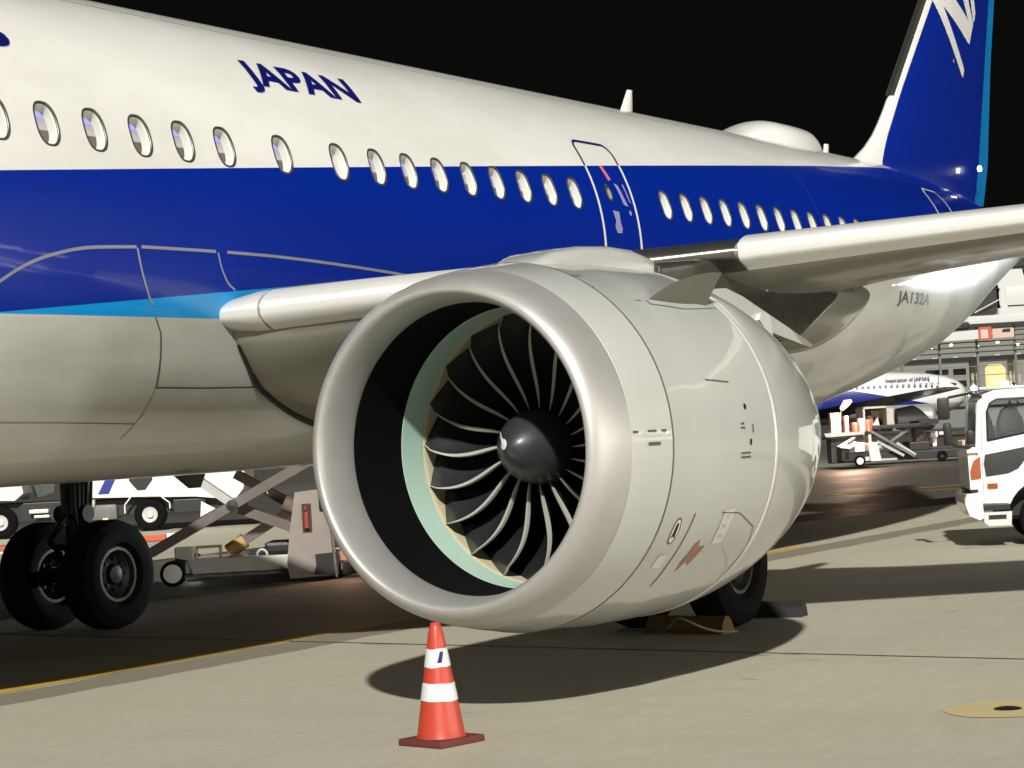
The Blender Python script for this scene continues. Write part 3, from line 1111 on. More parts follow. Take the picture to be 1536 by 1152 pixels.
# ---- pylon
ED, EZ, E0 = 8.03, 1.834, 12.54
def pylon_part(name, poly, hw, mat, edge=.10):
    poly = [(s * (ED - hw) / ED, 1.915 + (z - 1.915) * (ED - hw) / ED) for s, z in poly]
    n = len(poly)
    cx = sum(p[0] for p in poly) / n; cz = sum(p[1] for p in poly) / n
    b = MB()
    bmx = bmesh.new()
    vv = [bmx.verts.new((s, ED - hw, z)) for s, z in poly]
    f = bmx.faces.new(vv)
    r = bmesh.ops.extrude_face_region(bmx, geom=[f])
    for v in [g_ for g_ in r['geom'] if isinstance(g_, bmesh.types.BMVert)]:
        v.co.y += 2 * hw
    bmesh.ops.recalc_face_normals(bmx, faces=bmx.faces[:])
    el = [e for e in bmx.edges if abs(e.verts[0].co.y - e.verts[1].co.y) < 1e-5]
    bmesh.ops.bevel(bmx, geom=el, offset=edge, segments=5, affect='EDGES', profile=.5)
    me = bpy.data.meshes.new(name); bmx.to_mesh(me); bmx.free()
    me.materials.append(mat); me.polygons.foreach_set('use_smooth', [True] * len(me.polygons)); me.set_sharp_from_angle(angle=math.radians(32))
    o = bpy.data.objects.new(name, me); C.objects.link(o); setparent(o, air)
    return o


pylon_part('pylon_front_fairing', [(13.7, 2.97), (13.95, 3.16), (14.2, 3.245), (14.66, 3.31), (15.1, 3.33), (15.5, 3.315), (15.83, 3.26), (15.83, 2.86), (14.2, 2.93)], .24, M_NAC, .09)
pylon_part('pylon', [(15.84, 3.22), (16.6, 3.28), (17.2, 3.3), (18.4, 3.2), (19.6, 3.1), (19.5, 2.98), (18.6, 2.62), (17.6, 2.55), (15.84, 2.6)], .24, M_PYL, .05)
# pylon aft body above the exhaust
canoe('pylon_aft_fairing', [(17.2, 3.3, 2.95), (17.7, 3.3, 2.72), (18.3, 3.25, 2.55), (19.0, 3.2, 2.52), (19.6, 3.18, 2.66), (20.2, 3.16, 2.92), (20.6, 3.2, 3.08)], ED + .25, .42, M_WING, 20)
for s, z in ((16.2, 2.98), (17.35, 3.04)):
    b = MB(); b.lathe([(0, .03), (.012, .028), (.013, 0.)], (s, ED - .245, z), (0, -1, 0), 10); b.build('pylon_white_disc', M_WHITE, air)  # small white discs on the dark pylon side

def jpoly(name, pts, D, th, mat):
    b = MB(); b.prism(pts, D - th / 2, D + th / 2); return b.build(name, mat, air)
jpoly('reverser_upper_fairing', [(15.86, 2.94), (15.96, 2.98), (16.15, 2.99), (16.46, 2.93), (17.84, 2.55), (17.79, 2.52), (16.94, 2.65), (16.56, 2.72), (16.13, 2.80), (15.93, 2.88)], 7.62, .05, M_NAC)
jpoly('hinge_cover', [(16.67, 2.74), (16.70, 2.79), (16.78, 2.81), (16.86, 2.79), (16.91, 2.70), (16.92, 2.60), (16.84, 2.62)], 7.58, .05, M_SLAT)

# ---- engine nacelle: three cowls with open seams between them
RL, RB, SE, RE = 1.196, 1.335, 4.13, .965
def nac_r(d):
    T = [(0, RL - .115), (.015, RL - .085), (.04, RL - .055), (.08, RL - .03), (.15, RL - .004), (.3, RL + .028), (.5, RL + .062), (.8, (RL + RB) / 2 + .035), (1.1, RB - .028), (1.5, RB - .006), (1.9, RB), (2.4, RB - .004)]
    if d <= 2.4:
        return lerp(T, d)
    k = (d - 2.4) / (SE - 2.4)
    return RB - .004 - (RB - .004 - RE) * k ** 1.75


AX = Vector((math.cos(-.012), 0, math.sin(-.012)))
AY = Vector((0, 1, 0)); AZ = AX.cross(AY)
EC = Vector((E0, ED, EZ))
def ept(d, r, a):
    """engine frame: d aft of the lip, radius r, angle a (0 = away from camera, 90 = up)"""
    return EC + AX * d + AY * (r * math.cos(a)) + AZ * (r * math.sin(a))


def eng_lathe(name, prof, mat, n=128, sharp=40, parent=air, close=False, label=None):
    vs = []; fs = []
    for d, r in prof:
        for k in range(n):
            vs.append(ept(d, r, 2 * PI * k / n))
    m_ = len(prof)
    for i in range(m_ - (0 if close else 1)):
        j = (i + 1) % m_
        for k in range(n):
            k2 = (k + 1) % n
            fs.append((i * n + k, i * n + k2, j * n + k2, j * n + k))
    o = make(name, vs, fs, mat, parent, smooth=True, label=label)
    bm = bmesh.new(); bm.from_mesh(o.data); bmesh.ops.recalc_face_normals(bm, faces=bm.faces[:]); bm.to_mesh(o.data); bm.free()
    o.data.set_sharp_from_angle(angle=math.radians(sharp))
    return o


def frange(a, b, n): return [a + (b - a) * k / n for k in range(n + 1)]
def shell(a, b, n, th=.05):
    p = [(d, nac_r(d)) for d in frange(a, b, n)]
    return [(a, nac_r(a) - th), (a, nac_r(a) - .012), (a + .006, nac_r(a) - .002)] + p[1:-1] + [(b - .006, nac_r(b) - .002), (b, nac_r(b) - .012), (b, nac_r(b) - th)]


RT = 1.007     # throat
lipprof = []
lip_out = .34
for d in reversed([.015, .03, .05, .08, .12, .17, .23, .29, lip_out]):
    lipprof.append((d, nac_r(d)))
lipprof.append((0, RL - .115))
for k in range(1, 9):
    a = PI / 2 * k / 8
    lipprof.append((.34 * (1 - math.cos(a)), RL - .115 - (RL - .115 - RT) * math.sin(a)))
lipprof = [(lip_out, nac_r(lip_out) - .02)] + lipprof + [(.36, RT + .004)]
lip = eng_lathe('inlet_lip', lipprof, M_LIP, 160, 60)
eng_lathe('inlet_cowl', shell(lip_out + .004, .80, 6), M_NAC)
eng_lathe('fan_cowl', shell(.808, 2.43, 14), M_NAC)
eng_lathe('reverser_cowl', shell(2.438, SE, 20), M_NAC)
eng_lathe('cowl_joint_seal', [(.796, nac_r(.80) - .004), (.798, nac_r(.80) + .0015), (.811, nac_r(.81) + .0015), (.813, nac_r(.81) - .004)], M_SEAM)
eng_lathe('cowl_seam_strip', [(2.40, nac_r(2.40) + .001), (2.405, nac_r(2.40) + .005), (2.455, nac_r(2.45) + .005), (2.46, nac_r(2.46) + .001)], M_SLAT)
eng_lathe('cowl_liner', [(.36, RL - .06), (.8, 1.17), (1.5, 1.21), (2.4, 1.2), (3.2, 1.1), (SE, RE - .03), (SE, RE - .055), (3.2, .98), (1.9, 1.06)], M_BLACK)
# fan duct: black liner, green case, cream rub strip, then dark duct
RF = 1.0
eng_lathe('inlet_liner', [(.358, RT), (.45, RT - .004), (.7, 1.0), (.955, RF + .004)], M_LINER)
eng_lathe('fan_case_ring', [(.958, RF + .012), (.958, RF), (1.235, RF)], M_GREEN)
eng_lathe('rub_strip', [(1.237, RF + .004), (1.25, RF - .004), (1.30, RF - .004), (1.46, RF + .002)], M_CREAM)
eng_lathe('fan_duct', [(1.462, RF), (2.0, RF), (2.6, .98)], M_LINER)
eng_lathe('duct_bulkhead', [(2.2, RF), (2.2, .02)], M_BLACK)
eng_lathe('engine_core_cowl', [(2.6, .72), (3.4, .74), (4.1, .62), (4.7, .46), (4.72, .42), (4.5, .4)], M_DMETAL, 64)
eng_lathe('exhaust_plug', [(4.4, .26), (4.9, .12), (5.1, .03), (5.11, 0)], M_DMETAL, 48)
# outlet guide vanes behind the fan
gv = MB()
for k in range(44):
    a = 2 * PI * k / 44
    p = [ept(1.78, .42, a), ept(1.78, .99, a), ept(1.98, .99, a + .06), ept(1.98, .42, a + .10)]
    gv.add(p, [(0, 1, 2, 3)])
gv.build('guide_vanes', M_DMETAL, air)['kind'] = 'stuff'

# spinner
SPX, SPR = 1.24, .272
sp = []
for k in range(25):
    u = k / 24
    sp.append((SPX - .42 * (1 - u ** 1.35), SPR * (math.sin(u * PI / 2) ** .84) if k else 0.0))
sp += [(SPX + .12, SPR + .012), (SPX + .30, SPR + .05)]
eng_lathe('spinner', sp, M_SPIN, 72)
def sp_pt(u, a, off=.003):
    d = SPX - .42 * (1 - u ** 1.35); r = SPR * (math.sin(u * PI / 2) ** .84)
    return ept(d - off * .7, r + off, a)
# white comma on the spinner: teardrop laid onto the nose
def sp_surf(p, q, off=.003):
    r = math.hypot(p, q); a = math.atan2(q, p)
    lo, hi = 0., 1.
    for _ in range(30):
        m_ = (lo + hi) / 2
        if SPR * math.sin(m_ * PI / 2) ** .84 < r: lo = m_
        else: hi = m_
    return sp_pt(lo, a, off)
tc, tr_, tip = (.055, .02), .034, (.150, .115)
d_ = math.hypot(tip[0] - tc[0], tip[1] - tc[1]); th_ = math.atan2(tip[1] - tc[1], tip[0] - tc[0]); be_ = math.acos(tr_ / d_)
out = [tip] + [(tc[0] + tr_ * math.cos(th_ + be_ + (2 * PI - 2 * be_) * k / 20), tc[1] + tr_ * math.sin(th_ + be_ + (2 * PI - 2 * be_) * k / 20)) for k in range(21)]
vs = []; fs = []; NR = 6
for k, (p_, q_) in enumerate(out):
    for m_ in range(NR + 1):
        e = m_ / NR
        vs.append(sp_surf(tc[0] + (p_ - tc[0]) * e, tc[1] + (q_ - tc[1]) * e, .004))
for k in range(len(out)):
    k2 = (k + 1) % len(out)
    for m_ in range(NR):
        fs.append((k * (NR + 1) + m_, k * (NR + 1) + m_ + 1, k2 * (NR + 1) + m_ + 1, k2 * (NR + 1) + m_))
make('spinner_mark', vs, fs, M_WHITE, air, smooth=True)

# fan blades
NB = 20
RH = .262
def blade_geo():
    nr, ncx = 18, 9
    le = []; te = []
    rows = []
    for i in range(nr + 1):
        q = i / nr
        r = RH + (.992 - RH) * q
        # leading edge: dips against rotation mid-span, swings forward near the tip
        ale = math.radians(-6.5 * math.sin(PI * min(1, q * 1.0)) - 1.5 * q + 1.5 * q ** 4)
        dle = 1.245 - .06 * q + .10 * math.sin(PI * q) * .4 + (.03 if q > .9 else 0)
        if q > .93: dle += (q - .93) * .5
        tang = lerp([(0, .085), (.3, .15), (.6, .22), (1, .285)], q)     # tangential run of the chord
        axl = lerp([(0, .30), (.5, .30), (1, .20)], q)
        row = []
        for k in range(ncx + 1):
            u = k / ncx
            a = ale + (tang / r) * (u ** (1.15 + .25 * (1 - q)))
            d = dle + axl * u
            th = .020 * (1 - .55 * q) * math.sin(PI * (.06 + .90 * u)) ** .7
            row.append((d, r, a, th))
        rows.append(row)
    return rows
rows = blade_geo()
def blade_mesh():
    vs = []; fs = []
    n = len(rows[0])
    for row in rows:
        for (d, r, a, th) in row: vs.append(Vector((d - th * .8, r * math.cos(a) , r * math.sin(a))) )
        for (d, r, a, th) in reversed(row): vs.append(Vector((d + th * .8, r * math.cos(a), r * math.sin(a))))
    m_ = 2 * n
    for i in range(len(rows) - 1):
        for k in range(m_):
            k2 = (k + 1) % m_
            fs.append((i * m_ + k, i * m_ + k2, (i + 1) * m_ + k2, (i + 1) * m_ + k))
    return vs, fs
def edge_mesh():
    vs = []; fs = []
    for i, row in enumerate(rows):
        q = i / (len(rows) - 1)
        d, r, a, th = row[0]
        d1, r1, a1, th1 = row[1]
        w_ = .004 + .019 * math.sin(PI * q ** .75) ** 1.3 + .002 * q
        aw = w_ / r
        vs += [Vector((d + .012, r * math.cos(a - aw * .35), r * math.sin(a - aw * .35))),
               Vector((d - .012, r * math.cos(a), r * math.sin(a))),
               Vector((d - .004, r * math.cos(a + aw), r * math.sin(a + aw)))]
    for i in range(len(rows) - 1):
        for k in range(2):
            fs.append((i * 3 + k, i * 3 + k + 1, i * 3 + 4 + k, i * 3 + 3 + k))
    return vs, fs
def basis_mesh(name, vf, mat):
    me = bpy.data.meshes.new(name)
    me.from_pydata([tuple(v) for v in vf[0]], [], vf[1])
    me.materials.append(mat); me.polygons.foreach_set('use_smooth', [True] * len(me.polygons))
    me.set_sharp_from_angle(angle=math.radians(50))
    return me
mb_, me_ = basis_mesh('fan_blade', blade_mesh(), M_BLADE), basis_mesh('blade_edge', edge_mesh(), M_EDGE)
for k in range(NB):
    ph = 2 * PI * k / NB + math.radians(3.2)
    # columns: engine axis, then rotated radial basis
    ex = AX; ey = AY * math.cos(ph) + AZ * math.sin(ph); ez = -AY * math.sin(ph) + AZ * math.cos(ph)
    mt = Matrix((ex, ey, ez)).transposed().to_4x4(); mt.translation = EC
    o = bpy.data.objects.new('fan_blade', mb_); C.objects.link(o); o.location = mt.to_translation(); o.rotation_euler = mt.to_euler(); setparent(o, air)
    e = bpy.data.objects.new('blade_edge', me_); C.objects.link(e); e.location = o.location; e.rotation_euler = o.rotation_euler; setparent(e, o)


# nacelle details; angle measured from the camera side (0) upwards
def np_(s, z, off=.004):
    """point on nacelle skin (camera side) at station s and height z"""
    d = s - E0
    r = nac_r(d)
    h = max(-.999, min(.999, (z - EZ + .012 * d) / r))
    a = PI - math.asin(h)
    return ept(d, r + off, a)
def npatch(name, pts, mat, off=.004, label=None):
    return patch(name, pts, mat, fn=lambda s, z: np_(s, z, off), label=label)
def nline(name, pts, wd, mat, off=.004):
    P = []
    for (a0, b0), (a1, b1) in zip(pts, pts[1:]):
        n = max(1, int(math.hypot(a1 - a0, b1 - b0) / .05))
        P += [(a0 + (a1 - a0) * k / n, b0 + (b1 - b0) * k / n) for k in range(n)]
    P.append(pts[-1])
    cen = [np_(s, z, off) for s, z in P]; vs = []; fs = []
    for i, p in enumerate(cen):
        d = (cen[min(i + 1, len(cen) - 1)] - cen[max(i - 1, 0)]).normalized()
        nr = (p - EC); nr = (nr - AX * nr.dot(AX)).normalized()
        t = nr.cross(d).normalized() * wd / 2
        vs += [p + t, p - t]
    for i in range(len(cen) - 1):
        fs.append((2 * i, 2 * i + 1, 2 * i + 3, 2 * i + 2))
    return make(name, vs, fs, mat, air, smooth=True)
def nrect(s, z, w_, h_): return [(s - w_ / 2, z - h_ / 2), (s + w_ / 2, z - h_ / 2), (s + w_ / 2, z + h_ / 2), (s - w_ / 2, z + h_ / 2)]
for s in (12.92, 13.10, 13.235):
    npatch('cowl_latch', nrect(s, 1.885, .055 if s != 13.10 else .10, .016), M_SEAM)
npatch('cowl_latch', nrect(13.12, 1.80, .14, .022), M_FRAME)
nline('access_panel_seam', [(13.95, 2.22), (14.3, 2.20)], .010, M_SEAM)
npatch('access_port', opts((14.46, 2.02), .022, .022), M_BLACK)
npatch('access_port', opts((14.50, 1.765), .018, .024), M_BLACK)
npatch('cowl_stencil', nrect(14.42, 1.69, .16, .012), M_TEXTG)
npatch('cowl_stencil', nrect(14.42, 1.66, .16, .012), M_TEXTG)
npatch('cowl_stencil', nrect(14.38, 1.87, .07, .012), M_TEXTG)
npatch('cowl_stencil', nrect(14.38, 1.90, .05, .012), M_TEXTG)
npatch('cowl_stencil', nrect(14.55, 1.86, .02, .06), M_TEXTG)
nline('warning_line', [(13.80, 1.30), (13.78, 1.12), (13.77, .95), (13.79, .80)], .014, worn('dark_red_line', (.14, .03, .02), .5))
nline('warning_ring', opts((13.60, 1.19), .05, .085, 20) + [opts((13.60, 1.19), .05, .085, 20)[0]], .012, worn('dark_red_ring', (.20, .03, .02), .5))
npatch('warning_sign', opts((13.60, 1.19), .044, .078, 20), M_WHITE, .003)
npatch('warning_pictogram', [(13.585, 1.245), (13.615, 1.245), (13.608, 1.19), (13.625, 1.14), (13.60, 1.155), (13.575, 1.14), (13.592, 1.19)], M_BLACK, .006)
npatch('engine_warning_mark', [(13.98, 1.07), (14.03, 1.10), (14.06, 1.05), (14.16, 1.05), (14.08, .98), (14.07, .92), (14.01, .96), (13.96, .88), (13.94, .96), (13.97, 1.01)], worn('faint_red_mark', (.33, .15, .11), .5))
npatch('cowl_placard', [(14.24, 1.30), (14.40, 1.30), (14.40, 1.06), (14.24, 1.06)], M_SLAT)
for z in (1.25, 1.18, 1.11): npatch('placard_print', nrect(14.32, z, .05, .022), M_NAC, .006)
npatch('cowl_placard', [(13.55, 1.03), (13.68, 1.03), (13.68, .94), (13.55, .94)], M_SLAT)
nline('access_panel_seam', [(14.2, 1.28), (14.5, 1.26), (14.85, 1.14), (14.93, 1.0), (14.9, .82)], .008, M_SEAM)
npatch('cowl_stencil', nrect(13.40, 2.99, .14, .012), M_LINEG)
npatch('cowl_stencil', nrect(13.35, 2.90, .05, .012), M_LINEG)
npatch('cowl_stencil', nrect(13.75, 2.80, .07, .008), M_LINEG)
# strake: thin triangular fin on the shoulder of the fan cowl
def strake():
    a0 = PI - math.radians(48)
    base = [ept(s - E0, nac_r(s - E0) - .02, a0 + (s - 13.95) * .03) for s in (13.90, 13.98, 14.08, 14.20, 14.33, 14.47, 14.60, 14.72)]
    hgt = [.0, .065, .12, .168, .205, .232, .25, .258]
    nrm = (AY * math.cos(a0 - .45) + AZ * math.sin(a0 - .45)).normalized()
    side = AX.cross(nrm)
    vs = []; fs = []
    for p, h_ in zip(base, hgt):
        for e in (-1, 1):
            vs.append(p + side * e * .014)
            vs.append(p + nrm * (h_ + .02) + side * e * .003 + AX * h_ * .75)
    for i in range(7):
        a = i * 4; b = a + 4
        fs += [(a, a + 1, b + 1, b), (a + 2, b + 2, b + 3, a + 3), (a + 1, a + 3, b + 3, b + 1)]
    fs += [(0, 2, 3, 1), (28, 29, 31, 30)]
    b = MB(); b.add(vs, fs); b.build('nacelle_strake', M_STRAKE, air)
    nline('strake_base_plate', [(13.86, 2.79), (14.3, 2.76), (14.9, 2.78)], .05, M_NAC, .008)
strake()

# ---- landing gear
def wheel(c, r, wd, face, rimr=.29, hubcap=None):
    """c centre, face = -1 outer face towards the camera"""
    t = MB()
    h_ = wd / 2
    prof = [(-h_ * .62, rimr + .01), (-h_ * .92, rimr + .07), (-h_, (rimr + r) / 2 + .03), (-h_ * .94, r - .10), (-h_ * .75, r - .025), (-h_ * .4, r), (h_ * .4, r), (h_ * .75, r - .025), (h_ * .94, r - .10), (h_, (rimr + r) / 2 + .03), (h_ * .92, rimr + .07), (h_ * .62, rimr + .01)]
    for g_ in (-.10, -.035, .035, .10):
        pass
    t.lathe(prof, c, (0, 1, 0), 64)
    o = t.build('wheel', M_RUBBER, air, smooth=True)
    m_ = MB()
    m_.lathe([(-h_ * .40, rimr - .035), (-h_ * .25, rimr - .10), (-h_ * .30, .12), (-h_ * .55, .10), (-h_ * .6, .05), (-h_ * .62, 0)], c, (0, 1, 0), 48)
    fl = MB(); fl.lathe([(-h_ * .60, rimr + .018), (-h_ * .68, rimr + .015), (-h_ * .68, rimr - .018), (-h_ * .40, rimr - .035)], c, (0, 1, 0), 48)
    fl.build('rim_flange', M_DMETAL, o, smooth=True)
    m_.lathe([(h_ * .60, rimr + .01), (h_ * .2, rimr - .05), (h_ * .2, 0)], c, (0, 1, 0), 32)
    for k in range(8):
        a = 2 * PI * k / 8
        p = Vector(c) + Vector((math.cos(a) * .17, -h_ * .3, math.sin(a) * .17))
        m_.tube([p, p + Vector((0, -.03, 0))], .02, 8)
    mm = m_.build('wheel_hub', M_GEAR, o, smooth=True)
    return o


def gear(sgn, lean=0):
    D = FY + sgn * 3.795
    s = 18.85
    for e in (-.465, .465):
        wheel((s, D + e, .61), .61, .43, -1)
    g_ = MB()
    g_.tube([(s, D - .46, .61), (s, D + .46, .61)], .09, 14)
    g_.tube([(s, D, .55), (s, D, 1.35)], .085, 14)
    g_.tube([(s, D, 1.3), (s, D, 3.0)], .14, 16)
    g_.tube([(s - .05, D, 1.35), (s - .42, D, 1.02)], .035, 8)
    g_.tube([(s - .42, D, 1.02), (s - .06, D, .70)], .035, 8)
    g_.tube([(s + .1, D, 1.9), (s + .1, D - sgn * 1.35, 2.7)], .06, 10)
    g_.tube([(s - .12, D - .05, 2.6), (s - .16, D - .04, 1.5), (s - .13, D, .75)], .018, 6)
    for k in range(5):
        xx = s - .22 + k * .11
        g_.tube([(xx, D - .16, 2.7), (xx + .05, D - .20 + .03 * k, 2.1), (xx * .6 + s * .4, D - .14, 1.4), (s - .05, D - .12, .9 - .05 * k)], .022 + .006 * (k % 2), 6)
    g_.tube([(s - .32, D, 2.9), (s - .10, D, 1.75)], .07, 8)
    g_.tube([(s, D - .22, 1.30), (s, D + .22, 1.30)], .10, 10)
    g_.build('gear_strut', M_GEAR, air, smooth=True)
    d_ = MB()
    yy = D + sgn * .45
    d_.prism([(s - .65, 3.0), (s + .45, 3.0), (s + .32, 2.2), (s + .16, 1.55), (s - .10, 1.5), (s - .45, 2.3)], yy - .02, yy + .02)
    d_.build('gear_door', M_WING, air)
    return s, D


gear(-1); gear(1)
# drain mast under the belly
b = MB(); b.prism([(15.1, 1.72), (15.5, 1.72), (15.42, 1.60), (15.30, 1.60)], 12.48, 12.52); b.build('drain_mast', M_PYL, air)

# ================================================================ THINGS ON THE GROUND
YR = Vector((math.sin(TH), -math.cos(TH), 0))       # yard axes: across and away, as seen from the bus stop
YF = Vector((math.cos(TH), math.sin(TH), 0))
def yard(l, d, z=0.0):
    return YR * l + YF * d + Vector((0, 0, z))
def yard_xf(l, d, turn=0.0):
    """local x = to the right, y = away, z = up"""
    c, s_ = math.cos(turn), math.sin(turn)
    ax = YR * c + YF * s_; ay = YF * c - YR * s_
    o = yard(l, d)
    return lambda p: o + ax * p.x + ay * p.y + Vector((0, 0, p.z))

# ---- traffic cone
def cone_prof(z):  # radius at height
    return lerp([(0.045, .158), (.07, .150), (.70, .047), (.745, .034), (.757, .030)], z)
cpos = Vector((11.7, 7.65, 0))
cone = thing('traffic_cone', cpos, 'orange road cone with two white reflective bands in front of the engine', 'cone')
def cone_lathe(name, z0, z1, off, mat, n=48, k=10, top=False, wav=0.):
    vs = []; fs = []
    for i in range(k + 1):
        z = z0 + (z1 - z0) * i / k
        r = cone_prof(z) + off
        for j in range(n):
            a = 2 * PI * j / n
            zz = z + (wav * math.sin(a * 2 + z0 * 9) + wav * .6 * math.sin(a * 5 + 1) if i in (0, k) else 0)
            vs.append(cpos + Vector((r * math.cos(a), r * math.sin(a), zz)))
    for i in range(k):
        for j in range(n):
            fs.append((i * n + j, i * n + (j + 1) % n, (i + 1) * n + (j + 1) % n, (i + 1) * n + j))
    if top:
        b0 = len(vs)
        for r_, z_ in ((.024, .760), (.018, .752), (.016, .70)):
            for j in range(n):
                a = 2 * PI * j / n
                vs.append(cpos + Vector((r_ * math.cos(a), r_ * math.sin(a), z_)))
        for i, base in enumerate((k * n, b0, b0 + n)):
            nb = b0 + i * n
            for j in range(n):
                fs.append((base + j, base + (j + 1) % n, nb + (j + 1) % n, nb + j))
    return make(name, vs, fs, mat, cone, smooth=True, sharp=50)
cone_lathe('cone_body', .040, .757, 0, M_CONE, k=24, top=True)
cone_lathe('reflective_band', .275, .385, .0035, M_BAND, wav=.003)
cone_lathe('reflective_band', .485, .600, .0035, M_BAND, wav=.003)
cb = MB(lambda p: cpos + Matrix.Rotation(math.radians(-13), 3, 'Z') @ p)
cb.box((-.195, -.195, 0), (.195, .195, .045), .014)
cb.build('cone_base', M_CBASE, cone, smooth=True)
# dark parallelogram printed on the upper band
vs = []; fs = []
base = math.atan2(-YF.y, -YF.x)
for k in range(7):
    q = k / 6
    z = .512 + .070 * q
    for m_ in range(7):
        a = base + .02 + .28 * q + (m_ / 6) * .36
        r = cone_prof(z) + .0050
        vs.append(cpos + Vector((r * math.cos(a), r * math.sin(a), z)))
for k in range(6):
    for m_ in range(6):
        fs.append((k * 7 + m_, k * 7 + m_ + 1, (k + 1) * 7 + m_ + 1, (k + 1) * 7 + m_))
make('band_print', vs, fs, M_TEXTB, cone, smooth=True)

# ---- wheel chocks by the near main gear
def chock(loc, rz, label, mat, L=.62, rope=True):
    t = thing('wheel_chock', loc, label, 'wheel chock', 'wheel chocks at the near main gear')
    xf = lambda p: Vector(loc) + Matrix.Rotation(rz, 3, 'Z') @ p
    b = MB(xf); 
    bmx = [(-.11, 0), (.11, 0), (.075, .10), (.03, .155), (-.03, .155), (-.075, .10)]
    b.prism(bmx, -L / 2, L / 2)
    b.build('chock_block', mat, t)
    if rope:
        r_ = MB(xf)
        pts = []
        for k in range(25):
            q = k / 24
            pts.append((-.08 - .24 * math.sin(PI * q), -L / 2 - .16 + (L + -.05) * q, .03 + .17 * math.sin(PI * q) ** 2 * q * 1.4))
        r_.tube(pts, .011, 6)
        r_.build('chock_rope', M_ROPE, t, smooth=True)
    return t
chock((18.30, 9.18, 0), math.radians(-8), 'yellow rubber chock with a pale rope, in front of the near main wheels', M_YCHOCK, .85)
chock((19.75, 9.05, 0), math.radians(5), 'black rubber chock behind the near main wheels', M_TRIM, .75, rope=False)

# ---- in-ground marker in the right foreground
mk = Vector((13.62, 4.62, 0))
vs = []
for k in range(40):
    a = 2 * PI * k / 40
    vs.append(mk + Vector((.40 * math.cos(a) * (1 + .03 * math.sin(5 * a)), .40 * math.sin(a), .004)))
structure(make('yellow_ground_marking', vs, [tuple(range(40))], M_YPALE))
t = thing('ground_fitting', mk, 'dark metal cover of an in-ground fitting in the middle of a yellow disc', 'ground fitting')
b = MB(lambda p: mk + p); b.lathe([(.006, .0), (.014, .04), (.014, .065), (.008, .085), (.004, .09)], (0, 0, 0), (0, 0, 1), 24)
b.build('fitting_cover', M_GEAR, t, smooth=True)

# ---- painted lines on the taxilane
strip('orange_guide_line', [(51.6, 22.0), (54, 20.4), (58, 18.2), (64, 15.6), (74, 13)], .28, M_YORANGE, -.052)
strip('orange_guide_line', [(51.6, 22.0), (52.5, 19), (54.5, 15), (58, 9)], .28, M_YORANGE, -.052)
strip('white_service_line', [(75, 34), (92, 24)], .20, M_YPALE, -.052)
strip('white_service_line', [(24, 10.9), (26.6, 8.6), (29, 5.5)], .07, M_YPALE, .004)

# ---- baggage/cargo loader under the fuselage on the far side
LD = 32.0
ld = thing('cargo_loader', yard(-4.0, LD + .6), 'scissor-lift cargo loader with beige end panel parked beyond the belly', 'cargo loader')
X = lambda p: yard(p.x, LD + p.y, p.z)
def lpart(name, mat, *calls, smooth=False, parent=None):
    b = MB(X)
    for c in calls:
        getattr(b, c[0])(*c[1:])
    return b.build(name, mat, parent or ld, smooth)
lpart('scissor_arm', M_STEEL, ('beam', (-5.34, 0, .50), (-2.95, 0, 1.72), .14, .25, (0, 1, 0)))
lpart('scissor_arm', M_BEAMW, ('beam', (-5.1, .22, 1.86), (-4.05, .22, 1.06), .12, .22, (0, 1, 0)))
lpart('scissor_arm', M_STEEL, ('beam', (-4.05, .22, 1.06), (-2.9, .22, .58), .14, .24, (0, 1, 0)))
lpart('scissor_arm', M_STEEL, ('beam', (-4.40, 1.7, .42), (-2.6, 1.7, 1.45), .14, .24, (0, 1, 0)))
lpart('scissor_arm', M_STEEL, ('beam', (-4.3, 1.9, 1.55), (-2.6, 1.9, .5), .14, .22, (0, 1, 0)))
lpart('pivot_pin', M_DARKM, ('lathe', [(0, .085), (.05, .085), (.06, .0)], (-4.12, -.08, 1.12), (0, -1, 0), 16), smooth=True)
lpart('ram_foot', worn('ochre_ram_end', (.42, .30, .12), .6, 0, 0, .2, 8), ('tube', [(-4.44, 1.66, .38), (-4.18, 1.66, .54)], .115, 12), smooth=True)
lpart('pivot_clevis', M_BEAMW, ('tube', [(-3.55, 1.6, 1.08), (-3.35, 1.6, .98)], .12, 12), smooth=True)
lpart('arm_band', M_BEAMW, ('beam', (-3.66, -.09, 1.42), (-3.60, -.09, 1.26), .012, .03, (0, 1, 0)))
lpart('base_rail', M_BEAMW, ('box', (-4.86, -.1, .16), (-3.30, .12, .37), .02))
lpart('base_rail', M_GREYM, ('box', (-4.86, -.13, .11), (-3.25, .10, .15)))
lpart('base_frame', M_GREYM, ('box', (-4.9, .3, .16), (-2.6, 2.2, .34), .02))
lpart('cable_box', M_TRIM, ('box', (-3.75, .4, .36), (-3.2, 1.2, .54), .05))
lpart('towing_eye', M_BEAMW, ('tube', [(-3.74 + .075 * math.cos(a / 10 * PI), .0, .37 + .09 * math.sin(a / 10 * PI)) for a in range(11)], .018, 8), smooth=True)
lpart('corner_bracket', M_BEAMW, ('box', (-5.0, -.05, .36), (-4.72, .1, .56), .03))
lpart('corner_bracket', worn('cream_bracket', (.50, .42, .30), .5), ('box', (-4.70, 0, .37), (-4.68, .12, .54)), ('box', (-4.70, 0, .52), (-4.33, .12, .56)), ('box', (-4.36, 0, .37), (-4.33, .12, .54)))
